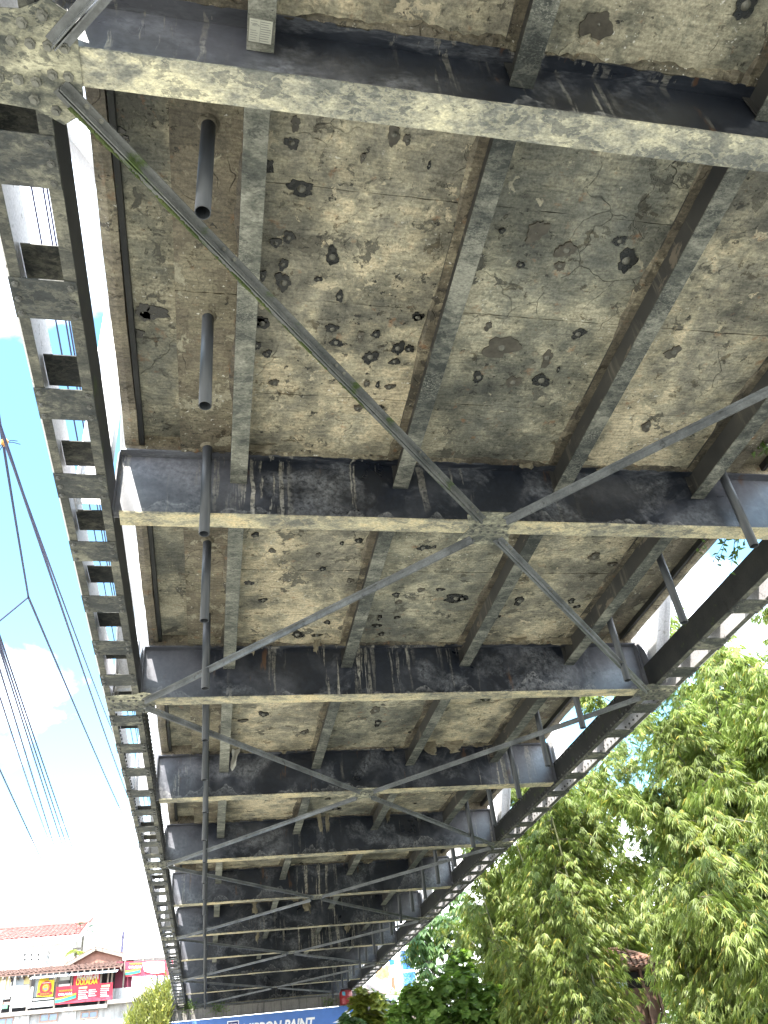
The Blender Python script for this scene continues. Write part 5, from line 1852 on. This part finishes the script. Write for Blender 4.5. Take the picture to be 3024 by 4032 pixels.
for i, (px, py, Y_, r_, n_, mat, lb) in enumerate((
    (1640, 3880, 48, 1.0, 420, 'leaf_shrub', 'fine-leaved bush below the blue column'),
    (1960, 3800, 42, 1.0, 420, 'leaf_tree', 'bushy tree at the foot of the bright sky gap'),
    (2120, 4000, 26, .75, 420, 'leaf_tree', 'dark bush left of the pink flower'),
    (2260, 4010, 25, .7, 380, 'leaf_tree', 'dark bush between the pink flower and the hut'),
    (2330, 3740, 31, 1.0, 420, 'leaf_shrub', 'bush behind the hut roof on its left'))):
    p = A(px, py, Y_)
    crown_tree('bush', (p.x, Y_, -7.3), [((p.x, Y_, p.z), r_), ((p.x - r_ * .8, Y_ + .3, p.z - .4), r_ * .8), ((p.x + r_ * .8, Y_ + .2, p.z - .5), r_ * .8), ((p.x, Y_, p.z - r_ * 1.2), r_)], lb, mat, 'bush', .13, n_, .06, 'bush', 'bushes on the right bank', seed=30 + i)
for i, (px, py, Y_, lb) in enumerate(((1720, 3930, 50, 'far tree behind the broad-leaved shrub'), (1900, 3900, 52, 'far tree behind the kiosk, to its left'), (2090, 3900, 50, 'far tree behind the kiosk roof'), (2260, 3860, 48, 'far tree behind the hut, to its left'))):
    p = A(px, py, Y_)
    crown_tree('background_tree', (p.x, Y_, -7.3), [((p.x, Y_, p.z - .5), 1.5), ((p.x - 1.4, Y_ + .5, p.z - 1.3), 1.4), ((p.x + 1.4, Y_ + .3, p.z - 1.2), 1.4), ((p.x, Y_, p.z - 2.6), 1.6)], lb, 'leaf_tree', 'bush', .2, 900, .14, 'tree', 'far trees on the right bank', seed=60 + i)
for i, (px, py, Y_, lb) in enumerate(((2420, 3690, 35, 'dark tree directly behind the hut roof'), (2580, 3670, 36, 'dark tree behind the right side of the hut'), (2760, 3720, 34, 'dark tree behind the low bamboo right of the hut'), (2480, 3950, 33, 'dark undergrowth behind the hut walls'))):
    p = A(px, py, Y_)
    crown_tree('background_tree', (p.x, Y_, -7.3), [((p.x, Y_, p.z), 1.6), ((p.x - 1.3, Y_ + .5, p.z - 1.1), 1.5), ((p.x + 1.3, Y_ + .3, p.z - 1.0), 1.5), ((p.x, Y_, p.z - 2.4), 1.7)], lb, 'leaf_tree', 'bush', .2, 1300, .12, 'tree', 'far trees on the right bank', seed=80 + i)
pf = A(2150, 3982, 24.5)
fl = thing('pink_flower', (pf.x, 24.5, -7.3), 'single bright pink flower above the dark bushes', 'flower')
MB().tube([(pf.x + .1, 24.6, -7.3), (pf.x + .05, 24.5, -5), (pf.x, 24.5, pf.z - .12)], .012, 5).build('stem', 'twig', fl)
mb = MB()
for k in range(9):
    a = k * math.tau / 9
    for tier, (rr, zz, hh) in enumerate(((.10, -.10, .14), (.07, -.02, .14))):
        ca, sa = math.cos(a + tier * .3), math.sin(a + tier * .3)
        mb.add([(pf.x, 24.5, pf.z + zz), (pf.x + rr * ca - .03 * sa, 24.5 + rr * sa + .03 * ca, pf.z + zz + hh * .6), (pf.x + rr * 1.2 * ca, 24.5 + rr * 1.2 * sa, pf.z + zz + hh), (pf.x + rr * ca + .03 * sa, 24.5 + rr * sa - .03 * ca, pf.z + zz + hh * .6)], [(0, 1, 2, 3)])
mb.build('petals', 'pink', fl)


# palms beside the white house
def palm(px, py, Y, nf, ln, label, seed, down=.0, mat='leaf_palm'):
    rd = random.Random(seed)
    c = A(px, py, Y)
    t_ = thing('palm', (c.x, Y, -1), label, 'palm', 'palms behind the food stall')
    MB().tube([(c.x + .2, Y, -2), (c.x + .1, Y, c.z * .5), (c.x, Y, c.z)], [.09, .07, .06], 8).build('trunk', 'bark', t_)
    P, D, Nn, Ln = [], [], [], []
    for i in range(nf):
        a = i * math.tau / nf + rd.random() * .4
        ho = Vector((math.cos(a), math.sin(a), 0)); s = ho.cross(Vector((0, 0, 1)))
        el = rd.uniform(.3, 1.2)
        st_ = []
        for k in range(15):
            f = k / 14
            st_.append(c + ho * ln * f * .9 + Vector((0, 0, ln * (el * f - (el * .6 + .55 + down) * f * f))))
        MB().tube(st_, [.02 * (1 - .8 * k / 14) for k in range(15)], 4).build('frond_rib', 'culm', t_)
        for k in range(2, 15):
            for sd in (-1, 1):
                for e in (0, .5):
                    P.append(st_[k].lerp(st_[min(14, k + 1)], e)); D.append(s * sd + ho * .5 + Vector((0, 0, -.35 + rd.gauss(0, .15)))); Nn.append(Vector((0, 0, 1)) + ho * .3); Ln.append(ln * .32 * math.sin(.4 + 2.5 * k / 15))
    Ln = np.array(Ln)
    tag(obj('fronds', leaf_mesh('palm_leaves', P, D, Nn, Ln, Ln * .09 + .01, mat, fold=.15, curve=.15), t_), kind='stuff')


palm(330, 3655, 63, 9, 1.15, 'tall slim palm at the right end of the white house', 3)
palm(300, 3752, 58, 9, .85, 'low yellow-green palm behind the brick gable', 4, mat='leaf_yellow')

# weeds on the bank beside the left chord
wb = A(590, 3950, 49)
wd_ = thing('weedy_bank', (wb.x, 49, -7.3), 'tall yellow-green weeds and creepers left of the abutment', 'weeds')
mb = MB()
nx = 14
vs = []
for i in range(nx + 1):
    for j in range(6):
        px = 500 + 180 * i / nx
        top = A(px, 4050 - 150 * min(1, max(0, (px - 490) / 150)) ** .8, 50.2)
        vs.append((top.x, 48.6 + j * .5, -7.5 + (top.z - .55 + 7.5) * min(1, .86 + j * .035) + random.uniform(-.08, .08)))
mb.add(vs, [(i * 6 + j, i * 6 + 6 + j, i * 6 + 7 + j, i * 6 + j + 1) for i in range(nx) for j in range(5)] )
o = mb.build('earth', 'ground', wd_)
P, D, Nn, Ln, Wd = [], [], [], [], []
for _ in range(6500):
    px = 488 + 188 * random.random() ** .85
    f = random.random()
    tp = 4020 - 150 * min(1, max(0, (px - 490) / 150)) ** .8 + 14 * math.sin(px * .17)
    top = A(px, tp, 48.8)
    p = Vector((top.x, 48.3 + random.uniform(-.4, 1.6), top.z - 3.2 * f + random.uniform(-.35, .05)))
    if random.random() < .80:
        P.append(p); D.append(Vector((random.gauss(0, .28), random.gauss(0, .3) - .1, 1))); Nn.append((random.gauss(0, .5), -1, .3)); Ln.append(random.uniform(.3, 1.0)); Wd.append(random.uniform(.014, .03))
    else:
        P.append(p); D.append(Vector((random.gauss(0, .8), -.6, random.gauss(0, .6)))); Nn.append((random.gauss(0, .4), -1, .5)); Ln.append(random.uniform(.08, .18)); Wd.append(random.uniform(.06, .12))
tag(obj('foliage', leaf_mesh('weed_leaves', P, D, Nn, Ln, Wd, 'leaf_weed', curve=.25), wd_), kind='stuff')
# little tufts on the abutment cap
for i, (px, py, lb) in enumerate(((745, 3962, 'green weed tuft on the abutment beside the left chord end'), (860, 3975, 'small weed tuft in the middle left of the abutment cap'), (1295, 3950, 'weed tuft left of the red drum'))):
    c = A(px, py, 49.15)
    t_ = thing('weed_tuft', (c.x, 49.2, -.2), lb, 'weeds', 'weed tufts on the abutment')
    P = [Vector((c.x + random.gauss(0, .25), 49.15 + random.uniform(-.06, .1), c.z + random.gauss(0, .16))) for _ in range(150)]
    D = [Vector((random.gauss(0, .6), -.5, random.gauss(.2, .6))) for _ in P]
    tag(obj('foliage', leaf_mesh('tuft_leaves', P, D, [(0, -1, .6)] * len(P), [random.uniform(.06, .14) for _ in P], .05, 'leaf_vine'), t_), kind='stuff')
